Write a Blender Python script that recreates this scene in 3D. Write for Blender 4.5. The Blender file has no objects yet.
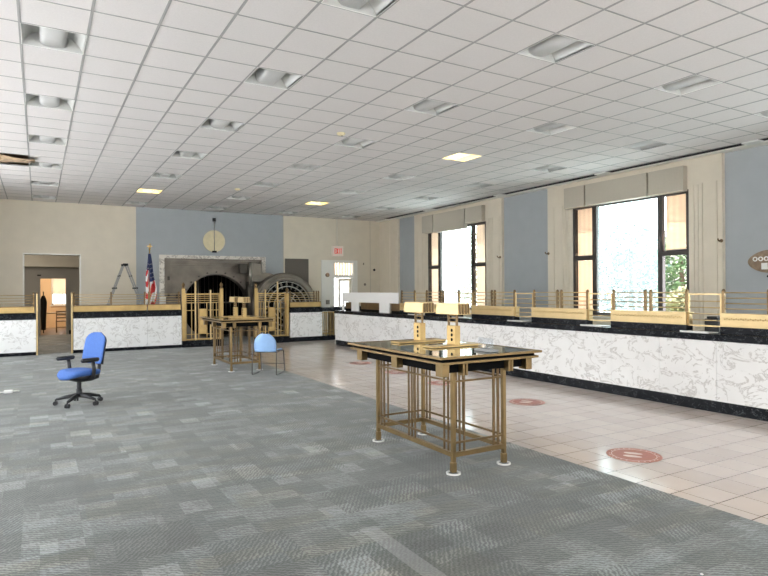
import bpy, bmesh, math, random
from mathutils import Matrix, Vector
random.seed(7)
S = bpy.context.scene
COL = S.collection
PI = math.pi
T = 0.61
CZ = 4.288                       # ceiling height
def gx(i): return (i - 0.2516) * T
def gy(j): return (j + 10.362) * T

# ------------------------------------------------------------------ materials
def newmat(name):
    m = bpy.data.materials.new(name); m.use_nodes = True
    nt = m.node_tree
    return m, nt, nt.nodes['Principled BSDF']
def pmat(name, col, rough=.6, metal=0., spec=.5, noise=0., nscale=20., bump=0., emit=None, es=0.):
    m, nt, b = newmat(name)
    b.inputs['Base Color'].default_value = (*col, 1)
    b.inputs['Roughness'].default_value = rough
    b.inputs['Metallic'].default_value = metal
    b.inputs['Specular IOR Level'].default_value = spec
    tc = nt.nodes.new('ShaderNodeTexCoord')
    n = nt.nodes.new('ShaderNodeTexNoise'); n.inputs['Scale'].default_value = nscale; n.inputs['Detail'].default_value = 4
    nt.links.new(tc.outputs['Object'], n.inputs['Vector'])
    if noise:
        r = nt.nodes.new('ShaderNodeValToRGB')
        r.color_ramp.elements[0].color = (*[c * (1 - noise) for c in col], 1); r.color_ramp.elements[0].position = .3
        r.color_ramp.elements[1].color = (*[min(1, c * (1 + noise)) for c in col], 1); r.color_ramp.elements[1].position = .7
        nt.links.new(n.outputs['Fac'], r.inputs['Fac']); nt.links.new(r.outputs['Color'], b.inputs['Base Color'])
    if bump:
        bp = nt.nodes.new('ShaderNodeBump'); bp.inputs['Strength'].default_value = bump; bp.inputs['Distance'].default_value = .01
        nt.links.new(n.outputs['Fac'], bp.inputs['Height']); nt.links.new(bp.outputs['Normal'], b.inputs['Normal'])
    if emit:
        b.inputs['Emission Color'].default_value = (*emit, 1); b.inputs['Emission Strength'].default_value = es
    return m
def math_node(nt, op, a, b=None, c=None):
    n = nt.nodes.new('ShaderNodeMath'); n.operation = op
    for k, v in enumerate((a, b, c)):
        if v is None: continue
        if isinstance(v, (int, float)): n.inputs[k].default_value = v
        else: nt.links.new(v, n.inputs[k])
    return n.outputs[0]
def mixc(nt, f, a, b):
    n = nt.nodes.new('ShaderNodeMix'); n.data_type = 'RGBA'
    for k, v in ((0, f), (6, a), (7, b)):
        if isinstance(v, (int, float)): n.inputs[k].default_value = v
        elif isinstance(v, tuple): n.inputs[k].default_value = (*v, 1)
        else: nt.links.new(v, n.inputs[k])
    return n.outputs[2]
def marble(name, base, vein, rough, sc, w, amount, cloud=.18):
    m, nt, b = newmat(name)
    tc = nt.nodes.new('ShaderNodeTexCoord')
    n1 = nt.nodes.new('ShaderNodeTexNoise'); n1.inputs['Scale'].default_value = sc; n1.inputs['Detail'].default_value = 8
    n1.inputs['Roughness'].default_value = .62; n1.inputs['Distortion'].default_value = 1.2
    mp = nt.nodes.new('ShaderNodeMapping'); mp.inputs['Scale'].default_value = (1, .6, 1); mp.inputs['Rotation'].default_value = (.5, .3, .2); mp.inputs['Location'].default_value = (3.3, 1.7, .4)
    nt.links.new(tc.outputs['Object'], mp.inputs[0]); nt.links.new(mp.outputs[0], n1.inputs['Vector'])
    d = math_node(nt, 'ABSOLUTE', math_node(nt, 'SUBTRACT', n1.outputs['Fac'], .5))
    v = math_node(nt, 'SUBTRACT', 1.0, math_node(nt, 'SMOOTH_MIN', math_node(nt, 'DIVIDE', d, w), 1.0, .2))
    n2 = nt.nodes.new('ShaderNodeTexNoise'); n2.inputs['Scale'].default_value = sc * .7; n2.inputs['Detail'].default_value = 3
    nt.links.new(tc.outputs['Object'], n2.inputs['Vector'])
    msk = math_node(nt, 'MULTIPLY', v, math_node(nt, 'MULTIPLY', math_node(nt, 'GREATER_THAN', n2.outputs['Fac'], .44), amount))
    n3 = nt.nodes.new('ShaderNodeTexNoise'); n3.inputs['Scale'].default_value = sc * .5
    nt.links.new(tc.outputs['Object'], n3.inputs['Vector'])
    c0 = mixc(nt, math_node(nt, 'MULTIPLY', n3.outputs['Fac'], cloud), base, vein)
    nt.links.new(mixc(nt, msk, c0, vein), b.inputs['Base Color'])
    b.inputs['Roughness'].default_value = rough
    return m
M = {}
M['paint'] = pmat('cream paint', (.69, .625, .51), .75, noise=.03, nscale=3)
M['paint_white'] = pmat('off white paint', (.82, .80, .74), .6, noise=.02, nscale=3)
M['blue'] = pmat('grey blue paint', (.37, .395, .41), .75, noise=.03, nscale=3)
M['ceil'] = pmat('mineral ceiling tile', (.75, .715, .70), .9, noise=.03, nscale=60)
M['grid'] = pmat('grey ceiling grid', (.36, .355, .345), .6)
M['troffer'] = pmat('white enamel reflector', (.60, .60, .58), .3)
M['diffuser'] = pmat('pale perforated diffuser', (.60, .60, .59), .5, noise=.05, nscale=200)
M['lit'] = pmat('warm lit diffuser', (.9, .8, .5), .5, emit=(1, .72, .26), es=1.0)
M['lit_hot'] = pmat('bright lamp tube diffuser', (.95, .9, .7), .5, emit=(1, .84, .42), es=1.5)
M['brass'] = pmat('satin brass', (.50, .345, .145), .4, .8, noise=.12, nscale=6)
M['brass_table'] = pmat('table brass', (.27, .185, .085), .36, .85, noise=.15, nscale=6)
M['brass_light'] = pmat('pale polished brass', (.60, .445, .225), .38, .6, noise=.06, nscale=6)
M['brass_dark'] = pmat('aged dark brass', (.19, .125, .06), .4, .75, noise=.15, nscale=8)
M['black_metal'] = pmat('black metal', (.012, .012, .012), .5, spec=.2)
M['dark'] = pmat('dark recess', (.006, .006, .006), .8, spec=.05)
M['marble'] = marble('white veined marble', (.93, .93, .92), (.34, .31, .28), .2, 4.6, .028, .6, .26)
M['marble_grey'] = marble('pale grey marble', (.74, .70, .62), (.20, .17, .14), .3, 7, .07, .8)
M['black_marble'] = marble('black marble with white flecks', (.006, .007, .010), (.35, .37, .39), .25, 9, .008, .5, .01)
M['black_marble'].node_tree.nodes['Principled BSDF'].inputs['Specular IOR Level'].default_value = .10
M['steel'] = pmat('brushed vault steel', (.19, .165, .135), .42, .6, noise=.22, nscale=2.5)
M['steel_dark'] = pmat('dark machined steel', (.07, .06, .05), .4, .7, noise=.2, nscale=5)
M['steel_light'] = pmat('bright steel', (.36, .34, .30), .3, .7, noise=.08)
M['bronze'] = pmat('dark bronze window frame', (.035, .027, .022), .45)
M['chrome'] = pmat('dark chrome rod', (.10, .10, .105), .3, .6)
M['office_blue'] = pmat('blue upholstery', (.055, .135, .40), .85, noise=.1, nscale=60)
M['chair_light'] = pmat('light blue plastic', (.33, .53, .86), .35, noise=.03)
M['plastic'] = pmat('black plastic', (.02, .02, .022), .45)
M['wood'] = pmat('brown wood', (.20, .13, .075), .55, noise=.2, nscale=6)
M['desk_brown'] = pmat('tan back cabinet', (.33, .25, .15), .55, noise=.1, nscale=6)
M['white'] = pmat('white enamel', (.82, .81, .78), .45)
M['shade_fabric'] = pmat('cream valance board', (.46, .42, .345), .8, noise=.02)
M['alu'] = pmat('aluminium', (.62, .62, .61), .35, .6)
M['silver_tray'] = pmat('pale metal tray', (.72, .70, .66), .3, .3)
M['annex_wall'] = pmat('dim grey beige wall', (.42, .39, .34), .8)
M['peach'] = pmat('peach wall paint', (.80, .62, .42), .8)
M['disc'] = pmat('pale yellow disc', (.74, .65, .42), .6, noise=.05, nscale=8)
M['mesh_panel'] = pmat('grey brown louvre panel', (.12, .105, .085), .7)
M['stain'] = pmat('torn brown board', (.46, .33, .21), .9, noise=.45, nscale=6, bump=.5)
M['patch'] = pmat('bare brown adhesive patch', (.26, .19, .13), .9, noise=.25, nscale=12)
M['red'] = pmat('red flag cloth', (.50, .03, .03), .8)
M['navy'] = pmat('navy flag cloth', (.02, .03, .10), .8)
M['flag_white'] = pmat('white flag cloth', (.8, .8, .78), .8)
M['gold'] = pmat('gold metal', (.85, .6, .25), .3, .9)
M['exit_face'] = pmat('exit sign face', (.85, .75, .68), .5, emit=(1, .75, .65), es=.05)
M['exit_red'] = pmat('exit letters', (.75, .06, .04), .5, emit=(1, .05, .03), es=.15)
M['decal'] = pmat('terracotta floor decal', (.40, .14, .10), .4, noise=.12, nscale=30)
M['decal_white'] = pmat('white decal print', (.78, .66, .60), .4)
M['bark'] = pmat('bark', (.12, .08, .05), .9)
M['leaf_dark'] = pmat('dark blue green leaf', (.03, .065, .05), .7, noise=.4, nscale=3)
M['leaf'] = pmat('leaf green', (.06, .11, .03), .7, noise=.5, nscale=3)
M['leaf_b'] = pmat('yellow green leaf', (.13, .13, .04), .7, noise=.4, nscale=3)
M['ground'] = pmat('pale outdoor paving', (.72, .70, .675), .9)
M['stucco'] = pmat('pale stucco', (.75, .68, .55), .9)
# translucent things
def thin(name, col, transp, gloss=.08, diff=0., dcol=(.8, .9, .95)):
    m = bpy.data.materials.new(name); m.use_nodes = True; nt = m.node_tree; nt.nodes.clear()
    o = nt.nodes.new('ShaderNodeOutputMaterial')
    t = nt.nodes.new('ShaderNodeBsdfTransparent'); t.inputs[0].default_value = (*col, 1)
    g = nt.nodes.new('ShaderNodeBsdfGlossy'); g.inputs['Roughness'].default_value = .02
    fr = nt.nodes.new('ShaderNodeLayerWeight'); fr.inputs[0].default_value = .5
    mx = nt.nodes.new('ShaderNodeMixShader'); nt.links.new(math_node(nt, 'MULTIPLY_ADD', math_node(nt, 'POWER', fr.outputs['Facing'], 5), .6, .03), mx.inputs[0])
    if diff:
        tr = nt.nodes.new('ShaderNodeBsdfTranslucent'); tr.inputs[0].default_value = (*dcol, 1)
        m2 = nt.nodes.new('ShaderNodeMixShader'); m2.inputs[0].default_value = diff
        nt.links.new(t.outputs[0], m2.inputs[1]); nt.links.new(tr.outputs[0], m2.inputs[2]); nt.links.new(m2.outputs[0], mx.inputs[1])
    else: nt.links.new(t.outputs[0], mx.inputs[1])
    nt.links.new(g.outputs[0], mx.inputs[2]); nt.links.new(mx.outputs[0], o.inputs[0])
    return m
M['glass'] = thin('window glass', (.95, .97, .97), 1)
M['haze_glass'] = thin('milky window film', (.85, .95, .95), 1, diff=.05, dcol=(.86, .96, .97))
M['acrylic'] = thin('clear acrylic', (.9, .92, .94), 1)
def shade_mat(name, col):
    m = bpy.data.materials.new(name); m.use_nodes = True; nt = m.node_tree; nt.nodes.clear()
    o = nt.nodes.new('ShaderNodeOutputMaterial')
    tr = nt.nodes.new('ShaderNodeBsdfTranslucent'); d = nt.nodes.new('ShaderNodeBsdfDiffuse')
    tc = nt.nodes.new('ShaderNodeTexCoord'); w = nt.nodes.new('ShaderNodeTexWave'); w.inputs['Scale'].default_value = 2.2; w.bands_direction = 'Y'
    w.inputs['Distortion'].default_value = .4
    nt.links.new(tc.outputs['Object'], w.inputs['Vector'])
    c = mixc(nt, w.outputs['Fac'], tuple(k * .9 for k in col), col)
    nt.links.new(c, tr.inputs[0]); nt.links.new(c, d.inputs[0])
    mx = nt.nodes.new('ShaderNodeMixShader'); mx.inputs[0].default_value = .6
    nt.links.new(tr.outputs[0], mx.inputs[1]); nt.links.new(d.outputs[0], mx.inputs[2]); nt.links.new(mx.outputs[0], o.inputs[0])
    return m
M['peach_shade'] = shade_mat('peach translucent blind', (.88, .74, .60))
M['cream_shade'] = shade_mat('cream translucent blind', (.86, .76, .64))
# dark green desk glass
m, nt, b = newmat('desk glass'); b.inputs['Base Color'].default_value = (.05, .07, .055, 1); b.inputs['Roughness'].default_value = .04
b.inputs['Specular IOR Level'].default_value = .9; M['desk_glass'] = m
# floor tile
m, nt, b = newmat('glazed floor tile')
tc = nt.nodes.new('ShaderNodeTexCoord'); sp = nt.nodes.new('ShaderNodeSeparateXYZ'); nt.links.new(tc.outputs['Object'], sp.inputs[0])
P = .3048
def grout(axis, off, w):
    f = math_node(nt, 'FRACT', math_node(nt, 'DIVIDE', math_node(nt, 'ADD', sp.outputs[axis], off), P))
    a = math_node(nt, 'ABSOLUTE', math_node(nt, 'SUBTRACT', f, .5))
    return math_node(nt, 'GREATER_THAN', a, .5 - w), f
gX, _ = grout(0, 30 * P - 4.351 + 0, .010); gY, _ = grout(1, 30 * P - 2.883, .013)
line = math_node(nt, 'MAXIMUM', gX, gY)
vm = nt.nodes.new('ShaderNodeVectorMath'); vm.operation = 'SNAP'; vm.inputs[1].default_value = (P, P, 9)
ofs = nt.nodes.new('ShaderNodeVectorMath'); ofs.inputs[1].default_value = (30 * P - 4.351, 30 * P - 2.883, 0)
nt.links.new(tc.outputs['Object'], ofs.inputs[0]); nt.links.new(ofs.outputs[0], vm.inputs[0])
wn = nt.nodes.new('ShaderNodeTexWhiteNoise'); nt.links.new(vm.outputs[0], wn.inputs[0])
nz = nt.nodes.new('ShaderNodeTexNoise'); nz.inputs['Scale'].default_value = 3; nz.inputs['Detail'].default_value = 5; nt.links.new(tc.outputs['Object'], nz.inputs['Vector'])
c = mixc(nt, math_node(nt, 'ADD', math_node(nt, 'MULTIPLY', wn.outputs[0], .5), math_node(nt, 'MULTIPLY', nz.outputs['Fac'], .5)), (.55, .475, .43), (.69, .62, .57))
nt.links.new(mixc(nt, line, c, (.11, .075, .06)), b.inputs['Base Color'])
nt.links.new(math_node(nt, 'ADD', math_node(nt, 'MULTIPLY', nz.outputs['Fac'], .08), .12), b.inputs['Roughness'])
M['tile'] = m
# carpet
m, nt, b = newmat('patterned carpet tile')
tc = nt.nodes.new('ShaderNodeTexCoord'); sp = nt.nodes.new('ShaderNodeSeparateXYZ'); nt.links.new(tc.outputs['Object'], sp.inputs[0])
def cells(sx, sy, ox, oy, turn=0):
    a = nt.nodes.new('ShaderNodeMapping'); a.inputs['Location'].default_value = (ox + 50 * sx, oy + 50 * sy, 0)
    s = nt.nodes.new('ShaderNodeVectorMath'); s.operation = 'SNAP'; s.inputs[1].default_value = (sx, sy, 9)
    w = nt.nodes.new('ShaderNodeTexWhiteNoise')
    nt.links.new(tc.outputs['Object'], a.inputs[0]); nt.links.new(a.outputs[0], s.inputs[0]); nt.links.new(s.outputs[0], w.inputs[0])
    return w.outputs['Value']
big = cells(.5, .5, .1, .2); small = cells(.25, .1667, 0, 0); long = cells(.20, .25, .3, .1); strip = cells(.36, .085, .07, .03)
fine = nt.nodes.new('ShaderNodeTexNoise'); fine.inputs['Scale'].default_value = 70; fine.inputs['Detail'].default_value = 3; fine.inputs['Roughness'].default_value = .8
nt.links.new(tc.outputs['Object'], fine.inputs['Vector'])
def wave(rz):
    mp = nt.nodes.new('ShaderNodeMapping'); mp.inputs['Rotation'].default_value = (0, 0, rz)
    w = nt.nodes.new('ShaderNodeTexWave'); w.inputs['Scale'].default_value = 11; w.inputs['Distortion'].default_value = 5; w.inputs['Detail'].default_value = 2; w.inputs['Detail Scale'].default_value = 3
    nt.links.new(tc.outputs['Object'], mp.inputs[0]); nt.links.new(mp.outputs[0], w.inputs['Vector']); return w.outputs['Fac']
rib = nt.nodes.new('ShaderNodeMix'); nt.links.new(math_node(nt, 'GREATER_THAN', big, .5), rib.inputs[0]); nt.links.new(wave(.6), rib.inputs[2]); nt.links.new(wave(2.2), rib.inputs[3])
lump = nt.nodes.new('ShaderNodeTexNoise'); lump.inputs['Scale'].default_value = .8; lump.inputs['Detail'].default_value = 3; nt.links.new(tc.outputs['Object'], lump.inputs['Vector'])
v = math_node(nt, 'MULTIPLY', big, .10)
v = math_node(nt, 'MULTIPLY_ADD', small, .17, v)
v = math_node(nt, 'MULTIPLY_ADD', long, .09, v)
v = math_node(nt, 'MULTIPLY_ADD', strip, .05, v)
v = math_node(nt, 'MULTIPLY_ADD', rib.outputs[0], .20, v)
v = math_node(nt, 'MULTIPLY_ADD', fine.outputs['Fac'], .34, v)
v = math_node(nt, 'MULTIPLY_ADD', lump.outputs['Fac'], .24, v)
hl = math_node(nt, 'MULTIPLY', math_node(nt, 'GREATER_THAN', long, .93), .09)
v = math_node(nt, 'ADD', v, hl)
cr = nt.nodes.new('ShaderNodeValToRGB'); e = cr.color_ramp.elements
e[0].position = .34; e[0].color = (.032, .036, .031, 1); e[1].position = .92; e[1].color = (.29, .305, .29, 1)
e2 = e.new(.62); e2.color = (.074, .082, .072, 1)
nt.links.new(v, cr.inputs[0])
tint = mixc(nt, math_node(nt, 'MULTIPLY', math_node(nt, 'GREATER_THAN', cells(.25, .1667, .11, .05), .7), .5), (1., 1., 1.), (.93, 1.0, 1.05))
tint2 = mixc(nt, math_node(nt, 'MULTIPLY', math_node(nt, 'GREATER_THAN', cells(.5, .1667, .21, .05), .75), .6), (1., 1., 1.), (1.1, 1.02, .86))
def mulc(a, bb):
    n = nt.nodes.new('ShaderNodeMix'); n.data_type = 'RGBA'; n.blend_type = 'MULTIPLY'; n.inputs[0].default_value = 1
    nt.links.new(a, n.inputs[6]); nt.links.new(bb, n.inputs[7]); return n.outputs[2]
c = mulc(mulc(cr.outputs[0], tint), tint2)
# worn pale strip left where a partition stood
inx = math_node(nt, 'LESS_THAN', math_node(nt, 'ABSOLUTE', math_node(nt, 'SUBTRACT', sp.outputs[0], 1.90)), .06)
iny = math_node(nt, 'LESS_THAN', sp.outputs[1], 3.52)
c = mixc(nt, math_node(nt, 'MULTIPLY', math_node(nt, 'MULTIPLY', inx, iny), .26), c, (.36, .37, .36))
nt.links.new(c, b.inputs['Base Color']); b.inputs['Roughness'].default_value = .62; b.inputs['Specular IOR Level'].default_value = .35; b.inputs['Sheen Weight'].default_value = .22; b.inputs['Sheen Roughness'].default_value = .5
bp = nt.nodes.new('ShaderNodeBump'); bp.inputs['Strength'].default_value = .35; bp.inputs['Distance'].default_value = .004
nt.links.new(math_node(nt, 'ADD', fine.outputs['Fac'], rib.outputs[0]), bp.inputs['Height']); nt.links.new(bp.outputs['Normal'], b.inputs['Normal'])
M['carpet'] = m

# ------------------------------------------------------------------ mesh helpers
class MB:
    def __init__(s): s.bm = bmesh.new(); s.mi = 0
    def _f(s, vs):
        try:
            f = s.bm.faces.new(vs); f.material_index = s.mi; return f
        except ValueError: return None
    def box(s, x0, x1, y0, y1, z0, z1):
        v = [s.bm.verts.new((x, y, z)) for z in (z0, z1) for x, y in ((x0, y0), (x1, y0), (x1, y1), (x0, y1))]
        for q in ((3, 2, 1, 0), (4, 5, 6, 7), (0, 1, 5, 4), (1, 2, 6, 5), (2, 3, 7, 6), (3, 0, 4, 7)): s._f([v[k] for k in q])
        return s
    def tube(s, p0, p1, r, n=10, r1=None):
        return s.path([p0, p1], [r, r if r1 is None else r1], n)
    def path(s, pts, r, n=8):
        pts = [Vector(p) for p in pts]
        if not isinstance(r, (list, tuple)): r = [r] * len(pts)
        rings = []; u = None
        for k, p in enumerate(pts):
            d = (pts[min(k + 1, len(pts) - 1)] - pts[max(k - 1, 0)]).normalized()
            if u is None: u = d.orthogonal().normalized()
            else: u = (u - d * u.dot(d)).normalized()
            w = d.cross(u)
            rings.append([s.bm.verts.new(p + (u * math.cos(a) + w * math.sin(a)) * r[k]) for a in [2 * PI * q / n for q in range(n)]])
        for A, B in zip(rings, rings[1:]):
            for q in range(n):
                f = s._f([A[q], A[(q + 1) % n], B[(q + 1) % n], B[q]])
                if f: f.smooth = n > 6
        s._f(rings[0][::-1]); s._f(rings[-1])
        return s
    def lathe(s, prof, c=(0, 0, 0), axis='z', n=32, cap=True):
        rings = []
        for r, h in prof:
            ring = []
            for q in range(n):
                a = 2 * PI * q / n; x, y = r * math.cos(a), r * math.sin(a)
                p = {'z': (x, y, h), 'y': (x, h, y), 'x': (h, x, y)}[axis]
                ring.append(s.bm.verts.new((p[0] + c[0], p[1] + c[1], p[2] + c[2])))
            rings.append(ring)
        for A, B in zip(rings, rings[1:]):
            for q in range(n): s._f([A[q], A[(q + 1) % n], B[(q + 1) % n], B[q]])
        if cap: s._f(rings[0][::-1]); s._f(rings[-1])
        return s
    def prism(s, pts, axis, a, b):
        def P3(p, h): return {'z': (p[0], p[1], h), 'y': (p[0], h, p[1]), 'x': (h, p[0], p[1])}[axis]
        A = [s.bm.verts.new(P3(p, a)) for p in pts]; B = [s.bm.verts.new(P3(p, b)) for p in pts]
        s._f(A[::-1]); s._f(B)
        for q in range(len(pts)): s._f([A[q], A[(q + 1) % len(pts)], B[(q + 1) % len(pts)], B[q]])
        return s
    def loft(s, rings, closed=True, smooth=True):
        R = [[s.bm.verts.new(p) for p in r] for r in rings]
        n = len(R[0])
        for A, B in zip(R, R[1:]):
            for q in range(n if closed else n - 1):
                f = s._f([A[q], A[(q + 1) % n], B[(q + 1) % n], B[q]])
                if f: f.smooth = smooth
        if closed: s._f(R[0][::-1]); s._f(R[-1])
        return s
    def build(s, name, mats, parent=None, bevel=0, loc=None, normals=True, solid=0, subsurf=0):
        me = bpy.data.meshes.new(name)
        if normals: bmesh.ops.recalc_face_normals(s.bm, faces=s.bm.faces)
        s.bm.to_mesh(me); s.bm.free()
        for m_ in (mats if isinstance(mats, (list, tuple)) else [mats]): me.materials.append(M[m_])
        o = bpy.data.objects.new(name, me); COL.objects.link(o)
        if parent: o.parent = parent
        if loc: o.location = loc
        if solid:
            q = o.modifiers.new('s', 'SOLIDIFY'); q.thickness = solid; q.offset = 0
        if subsurf:
            q = o.modifiers.new('d', 'SUBSURF'); q.levels = subsurf; q.render_levels = subsurf
        if bevel:
            q = o.modifiers.new('b', 'BEVEL'); q.width = bevel; q.segments = 2; q.limit_method = 'ANGLE'
        return o
def empty(name, loc=(0, 0, 0), rz=0):
    o = bpy.data.objects.new(name, None); o.location = loc; o.rotation_euler = (0, 0, rz); COL.objects.link(o); return o
def tag(o, label, cat, group=None, kind=None):
    o['label'] = label; o['category'] = cat
    if group: o['group'] = group
    if kind: o['kind'] = kind
    return o
def struct(o): o['kind'] = 'structure'; return o
def kids(o): return [c for c in bpy.data.objects if c.parent == o]
def copy_tree(o, parent=None):
    c = o.copy(); COL.objects.link(c)
    if parent: c.parent = parent
    for ch in kids(o): copy_tree(ch, c)
    return c

# ------------------------------------------------------------------ room shell
XL, XR, YB, YF, ZT = -2.6, 11.75, -2.6, 20.4, 5.0
XE = 4.22                                   # carpet edge
struct(MB().box(XE, XR + .3, YB - .2, YF + .3, -.2, 0).box(XL - .3, XE, YB - .2, YF + .3, -.2, -.006).build('floor', 'tile'))
struct(MB().box(XL, XE, YB, YF, -.005, .004).box(XE, XR, 17.46, YF, -.005, .004).box(8.15, XR, YB, 17.46, -.005, .004).build('floor', 'carpet'))
LI = (0, 4, 8, 12, 16); LJ = (-3, 1, 5, 9, 13, 17, 21)
holes = {(i, j) for i in LI for j in LJ if not (i in (0,) and j == -3)} | {(-1, 12), (-1, 13), (-2, 12), (-2, 13), (-3, 12), (-3, 13)}
mb = MB()
for i in range(-6, 20):
    for j in range(-22, 24):
        if (i, j) in holes: continue
        x0, x1, y0, y1 = max(gx(i), XL), min(gx(i + 1), XR), max(gy(j), YB), min(gy(j + 1), YF)
        if x1 - x0 < .03 or y1 - y0 < .03: continue
        mb.box(x0 + .004, x1 - .004, y0 + .004, y1 - .004, CZ, CZ + .018)
struct(mb.build('ceiling', 'ceil'))
mb = MB()
for i in range(-5, 20): mb.box(gx(i) - .013, gx(i) + .013, YB, YF, CZ - .004, CZ + .02)
for j in range(-20, 24):
    if YB < gy(j) < YF: mb.box(XL, XR, gy(j) - .008, gy(j) + .008, CZ - .0035, CZ + .02)
g = struct(mb.build('ceiling', 'grid')); g.name = 'ceiling_grid'
struct(MB().box(XL - .3, XR + .3, YB - .3, YF + .3, ZT, ZT + .2).build('ceiling', 'paint'))

def wall_pieces(mb, axis, c0, c1, a0, a1, z0, z1, opens):
    """wall slab with rectangular openings [(a,b,zlo,zhi)]; axis 'x' = slab spans x (thickness in y)"""
    def add(p, q, r, t):
        if q - p < .001 or t - r < .001: return
        if axis == 'x': mb.box(p, q, c0, c1, r, t)
        else: mb.box(c0, c1, p, q, r, t)
    cur = a0
    for (a, b_, lo, hi) in sorted(opens):
        add(cur, a, z0, z1); add(a, b_, z0, lo); add(a, b_, hi, z1); cur = b_
    add(cur, a1, z0, z1)
D1, VA, D2 = (-.37, 1.10, 0, 2.70), (3.55, 6.83, 0, 2.67), (9.60, 10.52, 0, 2.68)
# far wall: cream, blue, cream
mb = MB(); wall_pieces(mb, 'x', YF, YF + .25, XL - .3, 2.70, 0, ZT, [D1]); struct(mb.build('wall_far', 'paint'))
mb = MB(); wall_pieces(mb, 'x', YF, YF + .25, 2.70, 7.65, 0, ZT, [VA]); struct(mb.build('wall_far', 'blue'))
mb = MB(); wall_pieces(mb, 'x', YF, YF + .25, 7.65, XR + .3, 0, ZT, [D2]); struct(mb.build('wall_far', 'paint'))
struct(MB().box(11.22, 11.235, YF - .008, YF + .01, 0, CZ).box(7.64, 7.66, YF - .006, YF + .01, 0, CZ).box(9.79, 9.805, YF - .012, YF + .01, 3.25, CZ).build('trim_1', 'shade_fabric'))
# door 1 opening trim
struct(MB().box(-.40, -.36, YF - .012, YF + .26, 0, 2.73).box(1.09, 1.13, YF - .012, YF + .26, 0, 2.73).box(-.40, 1.13, YF - .012, YF + .26, 2.70, 2.74).build('trim_2', 'paint_white'))
# window wall
WH = 1.55; ZS, ZH = .95, 3.64
WC = (2.6, 9.03, 15.49)
mb = MB(); wall_pieces(mb, 'y', XR, XR + .3, YB - .3, YF + .3, 0, ZT, [(c - WH, c + WH, ZS, ZH) for c in WC]); struct(mb.build('wall_right', 'blue'))
LW = (5.2, 10.1, 15.0); 
mb = MB(); wall_pieces(mb, 'y', XL - .3, XL, YB - .3, YF + .3, 0, ZT, [(c - 2.1, c + 2.1, .5, 4.05) for c in LW]); struct(mb.build('wall_left', 'paint'))
BW = (-.6, 4.2, 9.0)
mb = MB(); wall_pieces(mb, 'x', YB - .3, YB, XL - .3, XR + .3, 0, ZT, [(c - 1.7, c + 1.7, .9, 3.9) for c in BW]); struct(mb.build('wall_back', 'paint'))

def window(cy, n, side=None):
    w = struct(empty('window_%d' % n, (XR - .06, cy, 0)))
    m1 = WH - .60
    f = MB()
    y0, y1 = -WH, WH
    for a, b_ in ((y0, y0 + .07), (y1 - .07, y1), (-m1 + .02, -m1 + .13), (m1 - .13, m1 - .0)): f.box(-.02, .08, a, b_, ZS, ZH)
    f.box(-.018, .079, y0, y1, ZS, ZS + .07).box(-.018, .079, y0, y1, ZH - .07, ZH)
    for a, b_ in ((y0, -m1 + .05), (m1 - .05, y1)): f.box(-.017, .078, a, b_, 2.29, 2.40)
    f.build('window_frame', 'bronze', w)
    MB().box(.03, .036, -m1 + .1, m1 - .1, ZS, ZH).build('pane', 'haze_glass', w)
    for a, b_ in ((y0, -m1), (m1, y1)):
        MB().box(.04, .046, a + .03, b_, ZS + .03, 2.30).build('pane', 'glass', w)
        MB().box(.04, .046, a + .03, b_, 2.39, ZH - .03).build('pane', 'glass', w)
    MB().box(-.10, .02, y0 - .05, y1 + .05, ZS - .05, ZS).build('window_sill', 'paint_white', w)
for k, c in enumerate(WC): window(c, k + 1)
def plain_window(n, cx, cy, axis, hw, zl=.9, zh=3.9):
    w = struct(empty('window_%d' % n, (cx, cy, 0)))
    f = MB(); g_ = MB()
    def b(a0, a1, z0, z1, t=.05):
        (f.box(a0, a1, -t, t, z0, z1) if axis == 'x' else f.box(-t, t, a0, a1, z0, z1))
    b(-hw, -hw + .08, zl, zh); b(hw - .08, hw, zl, zh); b(-hw, hw, zl, zl + .08, .049); b(-hw, hw, zh - .08, zh, .049); b(-.04, .04, zl, zh, .048); b(-hw, hw, 2.5, 2.58, .047)
    if axis == 'x': g_.box(-hw, hw, -.004, .004, zl + .05, zh - .05)
    else: g_.box(-.004, .004, -hw, hw, zl + .05, zh - .05)
    f.build('window_frame', 'bronze', w); g_.build('pane', 'glass', w)
for k, c in enumerate(LW): plain_window(4 + k, XL - .15, c, 'y', 2.1, .5, 4.05)
for k, c in enumerate(BW): plain_window(7 + k, c, YB - .15, 'x', 1.7)

# pilasters beside the windows (reeded boards), cream fields
def pil(y0, y1, grooves, n, top=3.72):
    xf = 11.655
    mb = MB().box(xf + .015, XR, y0, y1, 0, top)
    cuts = [y0] + [g for g in grooves] + [y1]
    for a, b_ in zip(cuts, cuts[1:]): mb.box(xf, xf + .02, a + (.009 if a != y0 else 0), b_ - (.009 if b_ != y1 else 0), 0, top)
    mb.box(xf, XR, y0, y1, top, CZ)
    struct(mb.build('trim_%d' % n, 'paint'))
def bay(c, n):
    a, b_ = c - WH, c + WH
    pil(a - .70, a, [a - .52 - .08, a - .30, a - .21, a - .12], n)
    pil(b_, b_ + .85, [b_ + .12, b_ + .22, b_ + .32, b_ + .62], n + 1)
    struct(MB().box(11.655, XR, a, b_, ZH, CZ).box(11.66, XR, a, b_, 0, ZS - .05).build('trim_%d' % (n + 2), 'paint'))
bay(WC[1], 3); bay(WC[2], 6); bay(WC[0], 9)
struct(MB().box(11.655, XR, 19.03, YF, 0, CZ).box(11.645, 11.66, 19.6, 19.62, 0, CZ).build('trim_12', 'paint'))
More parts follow.
